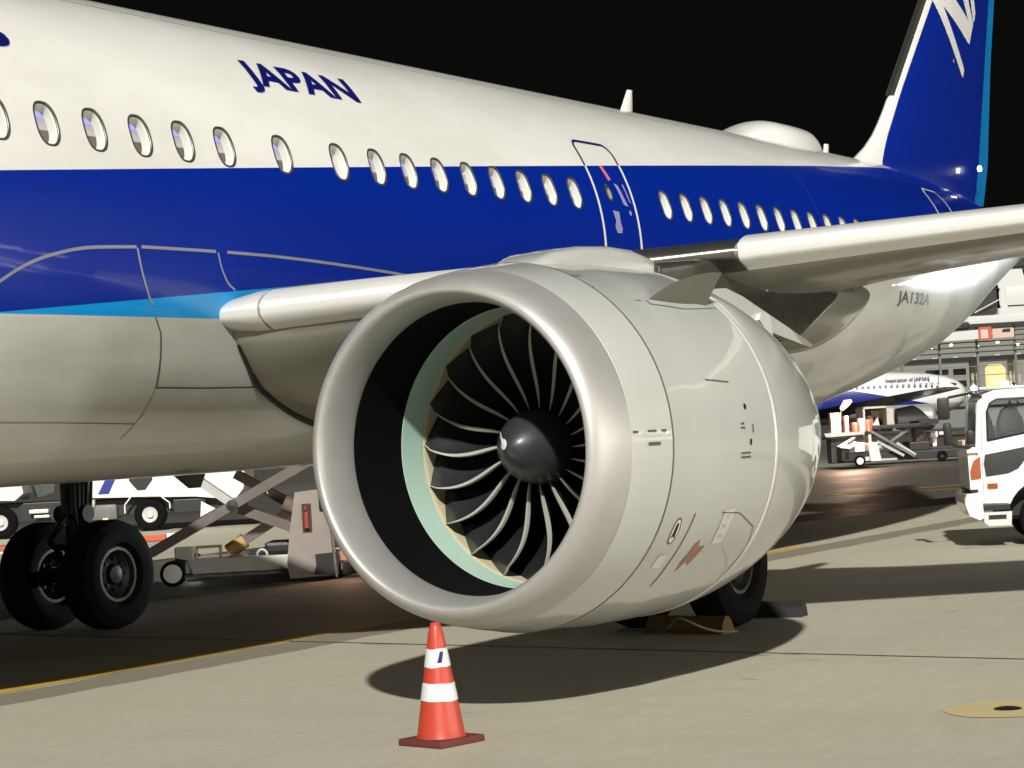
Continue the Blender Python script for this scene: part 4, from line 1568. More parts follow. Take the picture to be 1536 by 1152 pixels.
def loader_wheel(x_, y_, r):
    b = MB(X); b.lathe([(-.10, r * .62), (-.115, r * .8), (-.10, r), (.10, r), (.115, r * .8), (.10, r * .6)], (x_, y_, r), (0, 1, 0), 32)
    wl = b.build('wheel', M_RUBBER, ld, smooth=True)
    b = MB(X); b.lathe([(-.10, r * .74), (-.120, r * .72), (-.126, 0)], (x_, y_, r), (0, 1, 0), 24)
    b.build('wheel_cap', M_TRUCK, wl, smooth=True)
loader_wheel(-5.03, 0.0, .185)
loader_wheel(-5.03, 2.0, .185)
lpart('wheel_guard', M_TRIM, ('prism', [(-4.95, .40), (-4.80, .36), (-4.72, .12), (-4.86, .12)], -.1, .1))
lpart('end_panel', M_TAN, ('prism', [(-3.20, 1.26), (-2.72, 1.30), (-2.66, .05), (-3.33, .03), (-3.36, .25), (-3.30, .70)], -.25, -.20))
lpart('panel_cutout', worn('dark_red_recess', (.06, .012, .012), .6), ('box', (-3.11, -.262, .68), (-2.975, -.252, 1.09)))
lpart('extinguisher', M_RED, ('tube', [(-3.05, -.30, .74), (-3.05, -.30, .98)], .035, 10), smooth=True)
lpart('extinguisher', M_RED, ('tube', [(-3.055, -.30, 1.0), (-3.055, -.30, 1.06)], .02, 8), smooth=True)
lpart('rubber_buffer', M_TRIM, ('prism', [(-2.95, .36), (-2.62, .38), (-2.62, .06), (-2.98, .08), (-2.94, .2)], -.30, -.26))
lpart('rubber_buffer', M_TRIM, ('box', (-2.86, -.30, .98), (-2.72, -.24, 1.22), .03))
lpart('ladder_rail', M_STEEL, ('tube', [(-2.66, -.3, .02), (-2.72, -.3, 1.12)], .022, 8), ('tube', [(-2.28, -.3, .02), (-2.34, -.3, .80)], .022, 8), ('tube', [(-2.66, -.3, .42), (-2.3, -.3, .42)], .018, 8), ('tube', [(-2.68, -.3, .76), (-2.33, -.3, .78)], .018, 8), ('tube', [(-2.48, -.3, .42), (-2.50, -.3, .78)], .014, 8))['kind'] = 'stuff'
lpart('control_box', worn('copper_lit_box', (.40, .20, .12), .5), ('box', (-2.62, 0, .1), (-2.36, .3, .64), .02))
lpart('step_box', M_TRIM, ('box', (-2.58, -.2, .05), (-2.36, 0, .24), .01))
lpart('platform', M_GREYM, ('box', (-5.2, -.1, 1.74), (-2.5, 2.4, 1.90), .02))
lpart('platform_lamp', M_LAMPO, ('box', (-2.46, .32, .86), (-2.38, .38, .92)))
d = bpy.data.lights.new('loader_work_lamp', 'POINT'); d.energy = 40; d.color = (1, .58, .35); d.shadow_soft_size = .08
o = bpy.data.objects.new('loader_work_lamp', d); o.location = yard(-2.42, LD + .2, .89); C.objects.link(o)

# ---- white service truck beyond the gear, seen under the belly
def bg_truck():
    D0 = 57.0
    t = thing('service_truck', yard(-9.3, D0 + 1, -.05), 'white lorry with a blue stripe on its skirt seen under the belly', 'lorry')
    X = lambda p: yard(p.x, D0 + p.y, p.z - .05)
    def P(name, mat, *calls, smooth=False, parent=None):
        b = MB(X)
        for c in calls: getattr(b, c[0])(*c[1:])
        return b.build(name, mat, parent or t, smooth)
    P('body_side', M_TRUCK, ('prism', [(-11.35, .96), (-11.35, 2.6), (-7.1, 2.6), (-7.0, 1.5), (-7.05, .98), (-7.25, .74), (-7.6, .74), (-8.3, .83)], 0, 2.2))
    P('side_stripe', M_TBLUE, ('prism', [(-10.80, 1.02), (-10.52, 1.02), (-10.30, 1.45), (-10.56, 1.45)], -.012, -.004))
    P('locker_recess', M_DARKM, ('prism', [(-9.98, 1.32), (-9.78, 1.07), (-9.58, 1.07), (-9.38, 1.32), (-9.38, 1.5), (-9.98, 1.5)], -.012, -.004))
    P('corner_panel', M_SLAT, ('box', (-11.28, -.014, 1.12), (-10.95, -.004, 1.34)))
    P('chassis', M_DARKM, ('box', (-11.3, .3, .42), (-7.2, 2.0, .86), .03))
    P('fuel_tank', M_GREYM, ('box', (-11.05, .08, .35), (-10.35, .7, .75), .08), smooth=True)
    P('air_tank', M_BEAMW, ('tube', [(-11.1, .1, .78), (-10.9, .1, .78)], .12, 12), smooth=True)
    P('side_lamp', M_LITYEL, ('box', (-10.72, .05, .36), (-10.58, .06, .40)))
    P('battery_box', M_DARKM, ('box', (-8.9, .08, .42), (-8.05, .8, .78), .03))
    P('step_plate', M_TRUCK, ('prism', [(-8.2, .30), (-8.16, .70), (-7.8, .49)], .02, .06))
    P('mudguard', M_TRUCK, ('beam', (-10.12, -.02, .50), (-10.12, -.02, .72), .03, .07, (0, 1, 0)), ('beam', (-10.13, -.02, .70), (-9.92, -.02, .95), .03, .07, (0, 1, 0)), ('beam', (-9.93, -.02, .93), (-9.18, -.02, .90), .03, .07, (0, 1, 0)), ('beam', (-9.19, -.02, .90), (-8.95, -.02, .70), .03, .07, (0, 1, 0)), ('beam', (-8.96, -.02, .72), (-8.96, -.02, .56), .03, .07, (0, 1, 0)))
    for x_ in (-9.50, -13.36):
        b = MB(X); b.lathe([(-.1, .2), (-.12, .34), (-.08, .41), (.2, .41), (.2, .2)], (x_, .15, .43), (0, 1, 0), 32)
        wl = b.build('wheel', M_RUBBER, t, smooth=True)
        b = MB(X); b.lathe([(-.1, .21), (-.07, .15), (-.03, .09), (-.12, .08), (-.13, 0)], (x_, .15, .43), (0, 1, 0), 24)
        b.build('wheel_hub', M_SLAT, wl, smooth=True)
    P('cab', M_TRUCK, ('prism', [(-14.9, .9), (-14.9, 2.6), (-12.95, 2.6), (-12.72, 1.16), (-12.95, .98), (-13.3, 1.0)], 0, 2.2))
    P('cab_step', M_SLAT, ('box', (-12.62, .1, .62), (-12.12, .4, .72), .02), ('box', (-12.5, .1, .50), (-12.10, .4, .57), .02))['kind'] = 'stuff'
    P('cab_chassis', M_DARKM, ('box', (-14.8, .3, .40), (-11.3, 2.0, .90), .03))
bg_truck()
# red and white low barrier behind the wheels
t = thing('red_barrier', yard(-9.1, 50, 0), 'low red and white barrier strip on the ground under the lorry', 'barrier')
b = MB(lambda p: yard(p.x, 50 + p.y, p.z)); b.box((-8.9, 0, -.03), (-8.0, .2, .10), .01); b.build('red_board', M_ORANGE, t)
b = MB(lambda p: yard(p.x, 50 + p.y, p.z)); b.box((-7.98, 0, -.03), (-7.6, .2, .12), .01); b.build('white_board', M_TRUCK, t)
t = thing('dolly', yard(-11.6, 48, 0), 'red and white baggage dolly at the left edge behind the main wheels', 'dolly')
b = MB(lambda p: yard(p.x, 48 + p.y, p.z)); b.box((-12.0, 0, .02), (-10.9, 1.2, .10), .01); b.build('dolly_deck', M_ORANGE, t)
b = MB(lambda p: yard(p.x, 48 + p.y, p.z)); b.box((-12.0, -.02, -.14), (-11.0, 0, .0), .01); b.build('dolly_board', M_TRUCK, t)

# ---- white truck at the right edge
TK = 30.4
tr = thing('white_truck', yard(7.3, TK + .9), 'white cab-over truck with amber corner lamp at the right edge', 'truck')
_x = yard_xf(6.30, TK, math.radians(-6.8))
def TX(p): return _x(p)
def tpart(name, mat, *calls, smooth=False, parent=None, sharp=35):
    b = MB(TX)
    for c in calls: getattr(b, c[0])(*c[1:])
    return b.build(name, mat, parent or tr, smooth, sharp)
def bool_cut(o, cutters):
    for c in cutters:
        m_ = o.modifiers.new('cut', 'BOOLEAN'); m_.operation = 'DIFFERENCE'; m_.object = c; m_.solver = 'EXACT'
    dg = bpy.context.evaluated_depsgraph_get()
    me = bpy.data.meshes.new_from_object(o.evaluated_get(dg))
    o.modifiers.clear(); old = o.data; o.data = me; me.name = o.name
    for c in cutters:
        bpy.data.objects.remove(c)
arch = [(.92 + .54 * math.cos(math.radians(a)), .36 + .54 * math.sin(math.radians(a))) for a in range(158, 20, -12)]
prof = [(.0, .60), (.40, .585)] + arch + [(1.46, .58), (1.85, .58), (1.85, 2.17), (.30, 2.15), (.14, 2.10), (.05, 1.98), (.0, 1.40)]
cab = tpart('cab_body', M_TRUCK, ('prism', prof, 0, 1.72))
cut1 = tpart('c1', M_TRUCK, ('prism', [(.09, 1.35), (.14, 1.95), (.22, 2.06), (1.78, 2.08), (1.78, 1.0), (.09, 1.0)], .06, 1.66), parent=None)
winp = [(.17, 1.46), (.60, 1.53), (1.0, 1.60), (1.5, 1.62), (1.5, 2.02), (.32, 2.02), (.23, 1.97), (.18, 1.85)]
cut2 = tpart('c2', M_TRUCK, ('prism', winp, -.2, 2.0))
cut3 = tpart('c3', M_TRUCK, ('box', (-.5, .14, 1.40), (.12, 1.58, 2.0)))
for c in (cut1, cut2, cut3):
    c.parent = None; c.matrix_world = Matrix.Identity(4)
bpy.context.view_layer.update()
bool_cut(cab, [cut1, cut2, cut3])
bm = bmesh.new(); bm.from_mesh(cab.data)
bmesh.ops.remove_doubles(bm, verts=bm.verts[:], dist=.0005)
es = [e for e in bm.edges if len(e.link_faces) == 2 and e.calc_face_angle(0) > math.radians(28)]
try:
    bmesh.ops.bevel(bm, geom=es, offset=.018, segments=2, affect='EDGES', profile=.5)
except Exception:
    pass
bm.to_mesh(cab.data); bm.free()
tpart('side_window_pane', M_GLASS, ('prism', winp, .03, .034))
tpart('window_seal', M_TRIM, ('tube', [(p[0], -.004, p[1]) for p in winp + [winp[0]]], .014, 6), smooth=True)
tpart('windscreen_pane', M_GLASS, ('box', (.03, .14, 1.40), (.036, 1.58, 2.0)))
tpart('door_lower_window', M_TGLASS, ('prism', [(.12, .97), (.42, 1.0), (.56, 1.06), (.66, 1.18), (.74, 1.33), (.70, 1.355), (.12, 1.27), (.10, 1.15)], -.016, .004))
tpart('side_marker_lamp', M_AMBER, ('box', (.13, -.025, .80), (.27, .0, .875), .012), smooth=True)
tpart('door_seam', M_TRIM, ('beam', (.075, -.003, .62), (.085, -.003, 1.35), .004, .010, (0, 1, 0)), ('beam', (.085, -.003, 1.35), (.12, -.003, 1.9), .004, .010, (0, 1, 0)))['kind'] = 'stuff'
tpart('sill', M_TRIM, ('box', (.03, .0, .50), (.42, .1, .585), .01))
tpart('front_lamp', M_AMBER, ('prism', [(.055, .95), (-.085, .93), (-.09, 1.05), (-.04, 1.19), (.055, 1.25)], -.012, .20))
tpart('headlamp', M_LITWHITE, ('prism', [(-.10, .95), (-.085, 1.05), (-.05, 1.05), (-.05, .95)], .25, .45))
tpart('front_panel', M_TRUCK, ('prism', [(-.10, .80), (-.11, 1.3), (-.02, 1.36), (.0, 1.36), (.0, .80)], .0, 1.72))
tpart('front_gap', M_TRIM, ('box', (-.09, .01, .76), (.05, 1.7, .80)))
tpart('bumper', M_TRUCK, ('prism', [(.05, .76), (-.16, .74), (-.18, .60), (-.13, .44), (.0, .38), (.06, .40)], -.01, 1.73))
tpart('fog_lamp', worn('fog_lamp_glass', (.5, .38, .25), .2, 0, 1), ('box', (-.19, .02, .56), (-.14, .12, .70), .02), smooth=True)
tpart('step', M_SLAT, ('prism', [(.06, .48), (.44, .48), (.42, .29), (.12, .29), (.06, .34)], -.03, .2))
tpart('step_tread', M_TRIM, ('box', (.12, -.036, .38), (.36, -.03, .44)))
tpart('mirror_bracket', M_TRUCK, ('box', (-.13, -.06, 1.30), (.04, .02, 1.38), .02), smooth=True)
tpart('mirror_arm', M_TRIM, ('tube', [(.12, 0, 2.06), (-.05, -.16, 2.12), (-.34, -.26, 2.08), (-.40, -.26, 1.95)], .018, 8), ('tube', [(-.02, 0, 1.36), (-.30, -.22, 1.42), (-.37, -.26, 1.5)], .018, 8), smooth=True)['kind'] = 'stuff'
tpart('wing_mirror', M_TRIM, ('box', (-.50, -.34, 1.78), (-.34, -.24, 2.08), .03), smooth=True)
tpart('wing_mirror', M_TRIM, ('box', (-.44, -.34, 1.42), (-.33, -.24, 1.74), .05), smooth=True)
tpart('front_mirror', M_TRIM, ('box', (-.11, .0, 1.42), (.0, .1, 1.62), .04), smooth=True)
tpart('roof_rack', M_BEAMW, ('box', (.12, .2, 2.16), (1.8, 1.5, 2.20), .01))
tpart('roof_beacon', M_LITBLUE, ('lathe', [(0, .045), (.05, .045), (.075, .02), (.08, 0)], (.06, .35, 2.16), (0, 0, 1), 14), smooth=True)
for x_ in (.42, .75):
    tpart('roof_lamp', M_LAMPO if x_ < .5 else M_SLAT, ('box', (x_, .3, 2.20), (x_ + .12, .42, 2.27), .02), smooth=True)
tpart('seat', M_DUSK, ('box', (.62, .15, 1.05), (1.10, .70, 1.42), .06), smooth=True)
sc_ = tpart('seat_cover', M_SEATW, ('prism', [(.46, 1.42), (.44, 1.70), (.50, 1.86), (.60, 1.93), (.68, 1.90), (.76, 1.74), (.80, 1.42)], .95, 1.45), smooth=True)
tpart('dashboard', M_DUSK, ('box', (.13, .1, 1.0), (.40, 1.6, 1.46), .05), smooth=True)
tpart('dashboard', M_DUSK, ('prism', [(.12, 1.4), (.16, 1.92), (.28, 1.98), (.36, 1.7), (.40, 1.4)], 1.2, 1.6))
wv = [(.52 + .17 * math.cos(a / 16 * 2 * PI), .45 + .20 * math.sin(a / 16 * 2 * PI), 1.54 + .05 * math.cos(a / 16 * 2 * PI)) for a in range(17)]
tpart('steering_wheel', M_TRIM, ('tube', wv, .014, 8), smooth=True)
tpart('door_card', M_DUSK, ('box', (.16, .07, 1.0), (1.4, .09, 1.44)))
for y_ in (.12, 1.45):
    b = MB(TX); b.lathe([(-.09, .20), (-.11, .30), (-.08, .365), (.08, .365), (.11, .3), (.09, .2)], (.92, y_, .365), (0, 1, 0), 40)
    wl = b.build('wheel', M_RUBBER, tr, smooth=True)
    b = MB(TX); b.lathe([(-.09, .205), (-.04, .17), (.0, .10), (-.10, .08), (-.11, 0)], (.92, y_, .365), (0, 1, 0), 28)
    b.build('wheel_hub', M_SLAT, wl, smooth=True)
tpart('chassis', M_TRIM, ('box', (.3, .4, .35), (5.5, 1.3, .62), .02))
tpart('wheel_well', M_TRIM, ('box', (.36, .35, .4), (1.5, .5, 1.0)))
tpart('cargo_body', M_TRUCK, ('box', (1.95, -.05, .72), (5.6, 1.8, 2.05), .03))

# ================================================================ FAR BACKGROUND, RIGHT
# ---- parked airliner beyond the stand
def far_jet():
    D0 = 200.0
    t = thing('parked_airliner', yard(33, D0 + 6), 'white airliner with a blue belly stripe parked beyond the loaders, nose to the right', 'airplane')
    X = lambda p: yard(p.x, D0 + p.y, p.z)
    R_, zc = 2.28, 3.72
    prof = [(0, R_), (25, R_), (28.3, R_ * .985), (30.5, R_ * .93), (32.3, R_ * .86), (33.8, R_ * .73), (34.8, R_ * .57), (35.4, R_ * .36), (35.65, R_ * .15), (35.7, 0)]
    m, tt, p = newmat('far_jet_livery'); setp(p, WHITE, .35, 0, .5, .1)
    pos = tt.nodes.new('ShaderNodeNewGeometry').outputs['Position']
    dt = N(tt, 'ShaderNodeVectorMath', operation='DOT_PRODUCT'); tt.links.new(pos, dt.inputs[0]); dt.inputs[1].default_value = tuple(YR)
    sx = N(tt, 'ShaderNodeSeparateXYZ'); tt.links.new(pos, sx.inputs[0])
    l, z = dt.outputs['Value'], sx.outputs[2]
    top = math_n(tt, 'SUBTRACT', 4.05, math_n(tt, 'MULTIPLY', math_n(tt, 'MAXIMUM', math_n(tt, 'SUBTRACT', l, 30.5), 0.), .22))
    c = mixc(tt, math_n(tt, 'LESS_THAN', z, top), WHITE, (.012, .018, .20))
    c = mixc(tt, math_n(tt, 'LESS_THAN', z, 2.55), c, (.45, .45, .42))
    tt.links.new(c, p.inputs['Base Color'])
    b = MB(X)
    b.lathe([(a - 0, r) for a, r in prof], (5.2, 0, zc), (1, 0, -.012), 48)
    o = b.build('fuselage', m, t, smooth=True)
    b = MB(X); 
    # wing reaching towards the camera and to the right
    sec = [((29.5, -1.5, 1.9), 6.5, .7), ((36.4, -20, 3.6), 3.2, .3)]
    vs = []
    for (o_, ch, th) in sec:
        for u, v in [(0, 0), (.1, .4), (.4, .6), (1, .1), (.4, -.35), (.1, -.3)]:
            vs.append((o_[0] - u * ch, o_[1], o_[2] + v * th))
    b.add(vs, [(k, (k + 1) % 6, 6 + (k + 1) % 6, 6 + k) for k in range(6)] + [tuple(range(6)), tuple(range(11, 5, -1))]).build('wing', M_PYL, t)
    b = MB(X); b.lathe([(0, .85), (.25, 1.05), (1.8, 1.12), (3.2, .9), (3.3, .1)], (35.6, -12, 1.35), (-1, 0, 0), 32); b.build('engine', M_CONTN, t, smooth=True)
    b = MB(X); b.prism([(39.3, 4.35), (39.9, 4.25), (39.75, 3.95), (39.2, 4.05)], -1.2, -.9); b.build('cockpit_window', M_TRIM, t)
    for k in range(22):
        b = MB(X); x_ = 27.0 + k * .52
        yv = -math.sqrt(max(.01, R_ ** 2 - .6 ** 2)) - .01
        b.box((x_, yv - .02, 4.20), (x_ + .22, yv + .1, 4.42)); b.build('cabin_window', M_LINEG, t)
    b = MB(X); yv = -R_ * .97 - .05
    b.box((37.3, yv + .45, 3.9), (37.34, yv + .5, 5.0)); b.box((38.2, yv + .75, 3.9), (38.24, yv + .8, 5.0)); b.build('door_line', M_TEXTG, t)['kind'] = 'stuff'
    def on_body(s, z):
        q = max(-1, min(1, (z - zc) / R_)); rr = lerp(prof, s - 5.2)
        return X(Vector((s, -math.sqrt(max(.001, rr ** 2 - (z - zc) ** 2)) - .008, z)))
    text_on('slogan_lettering', 'Inspiration of JAPAN', M_TEXTB, 33.4, 37.3, 4.55, 5.0, parent=t, fn=on_body, bold=.02, cuts=4, split=False)['kind'] = 'stuff'
far_jet()

# ---- scissor high loader with an aluminium container
def box_thing(name, label, cat, D0, parts, loc, group=None):
    t = thing(name, yard(*loc), label, cat, group)
    X = lambda p: yard(p.x, D0 + p.y, p.z)
    for nm, mat, calls in parts:
        b = MB(X)
        for c in calls: getattr(b, c[0])(*c[1:])
        o = b.build(nm, mat, t)
        if len(calls) > 1: o['kind'] = 'stuff'
    return t
BY = (0, 1, 0)
box_thing('high_loader', 'dark scissor high loader with crossed arms at the far aircraft', 'cargo loader', 85, [
    ('platform', M_DARKM, [('box', (13.15, 0, 1.32), (15.9, 2.4, 1.46), .02)]),
    ('platform_nose', M_DARKM, [('prism', [(15.6, 1.34), (16.25, 1.40), (16.3, 1.56), (16.1, 1.60), (15.5, 1.55)], 0, 2.0)]),
    ('scissor_arm', M_GREYM, [('beam', (13.6, .1, 1.3), (15.3, .1, .2), .1, .12, BY)]),
    ('scissor_arm', M_BEAMW, [('beam', (13.9, .2, .85), (14.9, .2, .25), .1, .07, BY)]),
    ('scissor_arm', M_BEAMW, [('beam', (14.65, .2, .75), (15.35, .2, .25), .1, .07, BY)]),
    ('scissor_arm', M_GREYM, [('beam', (13.6, .3, .3), (15.2, .3, 1.3), .1, .12, BY)]),
    ('scissor_arm', M_BEAMW, [('beam', (13.55, .0, .35), (14.0, .0, .68), .1, .07, BY)]),
    ('base_frame', M_BEAMW, [('box', (13.6, 0, .10), (14.6, 1.8, .18), .01)]),
    ('chassis', M_DARKM, [('box', (13.5, .4, .08), (17.6, 2.4, .40), .03)]),
    ('engine_housing', M_DARKM, [('box', (15.2, .5, .4), (16.0, 2.2, .75), .05)]),
    ('wheel', M_RUBBER, [('lathe', [(0, .1), (0, .2), (.2, .2), (.2, .1)], (16.4, .3, .16), BY, 16)]),
    ('wheel', M_RUBBER, [('lathe', [(0, .1), (0, .2), (.2, .2), (.2, .1)], (17.2, .3, .16), BY, 16)]),
    ('mast', M_GREYM, [('box', (13.35, .05, .65), (13.41, .15, 1.3))]),
], (14.8, 86))
box_thing('cargo_container', 'open aluminium air cargo container on the dark high loader', 'container', 85, [
    ('container_frame', M_CONTN, [('box', (13.42, .2, 1.47), (13.50, 2.0, 2.20)), ('box', (14.33, .2, 1.47), (14.46, 2.0, 2.20)), ('box', (13.42, .2, 2.12), (14.46, 2.0, 2.20))]),
    ('container_back', M_GREYM, [('box', (13.5, 1.9, 1.47), (14.33, 2.0, 2.12))]),
    ('container_side', M_CONTN, [('box', (14.46, .2, 1.47), (14.60, 2.0, 2.10))]),
    ('packed_load', M_TAN, [('box', (13.6, .8, 1.47), (13.9, 1.6, 1.85), .05)]),
    ('packed_load', M_SLAT, [('prism', [(13.85, 1.47), (14.05, 1.78), (14.12, 1.47)], .7, 1.3)]),
], (13.9, 86))
box_thing('belt_loader', 'low belt loader with a warm-lit white deck beside the engine silhouette', 'belt loader', 82, [
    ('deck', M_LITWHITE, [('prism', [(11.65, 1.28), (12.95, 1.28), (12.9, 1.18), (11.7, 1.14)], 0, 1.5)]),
    ('bonnet_cover', M_TRUCK, [('prism', [(11.9, .78), (12.5, 1.10), (12.62, 1.08), (12.1, .76)], .1, .3)]),
    ('brace', M_TRUCK, [('beam', (12.5, .05, .93), (12.85, .05, .80), .05, .07, BY)]),
    ('lifting_post', M_SLAT, [('box', (13.1, .1, .7), (13.18, .2, 1.15))]),
    ('underframe', M_DARKM, [('box', (11.7, .3, .15), (13.2, 1.4, 1.1), .02)]),
], (12.4, 83))
box_thing('baggage_tug', 'small white tug with white wheel parked under the belt loader', 'tug', 81, [
    ('bonnet', M_TRUCK, [('box', (12.38, 0, .55), (12.76, 1.2, .90), .03)]),
    ('cab_side', M_TRUCK, [('prism', [(12.88, .86), (13.22, .88), (13.34, .20), (12.94, .20)], 0, 1.2)]),
    ('rail', M_TRUCK, [('prism', [(11.85, .82), (12.4, .88), (12.4, .78), (12.2, .68), (11.85, .74)], 0, .1)]),
    ('seat_box', M_DARKM, [('box', (11.9, .1, .25), (12.2, 1.1, .74), .03)]),
    ('chassis', M_DARKM, [('box', (12.0, .1, .22), (13.0, 1.1, .60), .03)]),
    ('wheel', M_RUBBER, [('lathe', [(0, .08), (0, .2), (.15, .2), (.15, .1)], (12.55, -.03, .22), BY, 20)]),
    ('wheel_disc', M_TRUCK, [('lathe', [(0, .13), (-.01, .04), (0, 0)], (12.55, -.04, .22), BY, 20)]),
    ('fender', M_TRUCK, [('box', (12.75, 0, .22), (12.9, .1, .36), .01)]),
], (12.6, 82))
for i, (x_, w_, h_, mt_, lb) in enumerate([(11.75, .38, .75, M_SKIN, 'warm-lit wrapped pallet nearest the engine on the belt loader'), (12.28, .14, .62, M_SKIN, 'narrow upright orange-lit crate between the pallets'), (12.55, .26, .36, M_RED, 'low red bag in the middle of the lit deck'), (12.82, .20, .50, M_TRUCK, 'white sack beside the open container'), (13.02, .26, .44, M_RED, 'red sack next to the open container')]):
    t = thing('cargo_piece', yard(x_, 82, 1.28), lb, 'cargo', 'cargo on the lit belt loader')
    b = MB(lambda p: yard(p.x, 82 + p.y, p.z)); b.box((x_, .3, 1.285), (x_ + w_, .9, 1.285 + h_), .05); b.build('wrapping', mt_, t, smooth=True)
    b = MB(lambda p: yard(p.x, 82 + p.y, p.z)); b.box((x_ + w_ * .4, .285, 1.29), (x_ + w_ * .55, .295, 1.285 + h_ * .95)); b.build('strap', M_TAN, t)
d = bpy.data.lights.new('belt_loader_lamp', 'POINT'); d.energy = 700; d.color = (1, .62, .42); d.shadow_soft_size = .1
o = bpy.data.objects.new('belt_loader_lamp', d); o.location = yard(12.3, 81.2, 2.3); C.objects.link(o)
t = thing('work_lamp', yard(12.4, 83.4, 2.0), 'glowing orange-white work lamp over the belt loader', 'lamp')
b = MB(lambda p: yard(p.x, 83 + p.y, p.z)); b.tube([(12.35, .5, 2.15), (12.55, .5, 2.38), (12.75, .5, 2.46)], .12, 10, radii=[.08, .14, .05]); b.build('lamp_glass', M_LAMPO, t, smooth=True)
b = MB(lambda p: yard(p.x, 83 + p.y, p.z)); b.tube([(12.3, .6, 1.2), (12.35, .6, 2.2)], .03, 6); b.build('lamp_post', M_GREYM, t)
box_thing('equipment_cart', 'pale boxes on a low cart under the nose of the far aircraft', 'cart', 86, [
    ('cart_bed', M_DARKM, [('box', (15.5, 0, .3), (17.5, 1.6, .5), .02)]),
    ('cart_load', M_TAN, [('box', (15.55, .1, .65), (15.85, 1, 1.25), .02)]),
    ('cart_load', M_TRUCK, [('box', (16.15, .1, .88), (16.42, 1, 1.10), .02)]),
    ('cart_load', M_TRUCK, [('box', (16.20, .1, .52), (16.36, 1, .88), .02)]),
    ('cart_load', M_TRUCK, [('box', (16.48, .1, .96), (16.70, 1, 1.08), .02)]),
    ('cart_load', M_SKIN, [('box', (17.35, .1, .45), (17.75, 1, .70), .05)]),
], (16.2, 87))

# ---- terminal building with glazed gallery and steel louvres
def terminal():
    D0 = 240.0
    t = thing('terminal_building', yard(52, D0 + 8), 'lit glass terminal with horizontal steel louvres behind the truck cab', 'building')
    X = lambda p: yard(p.x, D0 + p.y, p.z)
    def P(name, mat, *calls):
        b = MB(X)
        for c in calls: getattr(b, c[0])(*c[1:])
        return b.build(name, mat, t)
    P('back_wall', M_LITHALL, ('box', (41, 9, 0), (74, 9.3, 13.0)))
    P('floor_slab', M_GREYM, ('box', (41, 0, 2.2), (74, 9, 2.6)))
    P('floor_slab', M_DARKM, ('box', (41, 0, 7.05), (74, 9, 7.5)))
    P('roof_slab', M_DARKM, ('box', (40, -1, 10.7), (74, 9, 11.4)))
    P('ground_wall', M_GREYM, ('box', (41, .5, -.1), (74, 9, 2.2)))
    for z in (7.9, 8.45, 9.0, 9.55, 10.1):
        P('louvre', M_DARKM, ('box', (40, -.6, z), (74, -.35, z + .13)))
    for k in range(9):
        P('mullion', M_GREYM, ('box', (42.2 + k * 4.1, -.4, 2.4), (42.45 + k * 4.1, -.1, 10.7)))
    for z in (3.9, 5.4, 6.4):
        P('rail', M_GREYM, ('box', (41, -.45, z), (74, -.35, z + .08)))
    P('column', M_CWALL, ('box', (50.2, 2, 2.6), (50.9, 3, 7.1)))
    P('column', M_CWALL, ('box', (54.4, 2, 2.6), (54.9, 3, 7.1)))
    P('lit_doorway', M_LITYEL, ('prism', [(51.6, 3.0), (51.6, 6.2), (52.0, 6.6), (53.4, 6.6), (53.8, 6.0), (53.8, 3.0)], 1.2, 1.4))
    P('lit_doorway', M_LITYEL, ('box', (55.9, 1.2, 3.6), (56.4, 1.4, 6.4)))
    P('window_band', M_TGLASS, ('box', (48.0, .8, 5.6), (49.4, .9, 6.3)))
    P('window_band', M_TGLASS, ('box', (48.0, .8, 4.3), (49.4, .9, 5.0)))
    P('window_band', M_TGLASS, ('box', (45.0, .8, 5.7), (47.5, .9, 6.3)))
    for k in range(9):
        P('ceiling_lamp', M_LAMPW, ('box', (43.5 + k * 2.45, 1.5 + (k % 3), 8.9 - .35 * (k % 2)), (43.75 + k * 2.45, 1.8 + (k % 3), 9.1 - .35 * (k % 2))))
    for k in range(7):
        P('ceiling_lamp', M_LITWHITE, ('box', (44 + k * 2.3, 3, 7.55), (44.5 + k * 2.3, 3.3, 7.68)))
    P('awning_lamp', M_LITWHITE, ('prism', [(46.2, 9.3), (47.6, 10.2), (50.5, 10.35), (50.5, 9.35)], -1.5, -1.2))
    P('orange_frame', M_ORANGE, ('box', (50.55, -1.6, 9.2), (51.9, -1.3, 10.6)))
    P('sign_panel', emitter('pinkish_sign_light', (1, .72, .60), .9), ('box', (50.75, -1.7, 9.35), (51.5, -1.62, 10.3)))
    P('sign_panel', emitter('peach_sign_light', (1, .70, .55), .85), ('box', (52.0, -1.7, 9.35), (54.3, -1.62, 10.35)))
    P('sign_panel_print', M_DARKM, ('prism', [(53.0, 9.9), (53.1, 10.25), (53.9, 10.3), (53.9, 9.9)], -1.76, -1.72))
    # glass of the gallery
    P('gallery_glass', M_GLASS, ('box', (41, -.2, 2.6), (74, -.16, 10.7)))
terminal()
for i, (x_, z_) in enumerate(((53.6, 3.35), (57.0, 3.4))):
    t = thing('person', yard(x_, 237, 2.62), 'dark-haired waiting passenger in the gallery ' + ('in front of the yellow doorway' if i == 0 else 'at the far right edge'), 'person')
    b = MB(lambda p: yard(p.x, 237 + p.y, p.z))
    b.tube([(x_ - .1, 0, 2.6), (x_ - .1, 0, 3.3), (x_, 0, 3.9), (x_, 0, 4.12)], .2, 12, radii=[.20, .24, .26, .10])
    b.tube([(x_, 0, 4.08), (x_ + .02, 0, 4.2), (x_ + .04, 0, 4.38), (x_ + .04, 0, 4.5)], .15, 12, radii=[.09, .15, .16, .04])
    b.build('body', M_DUSK, t, smooth=True)
    # the figures stand on the gallery floor

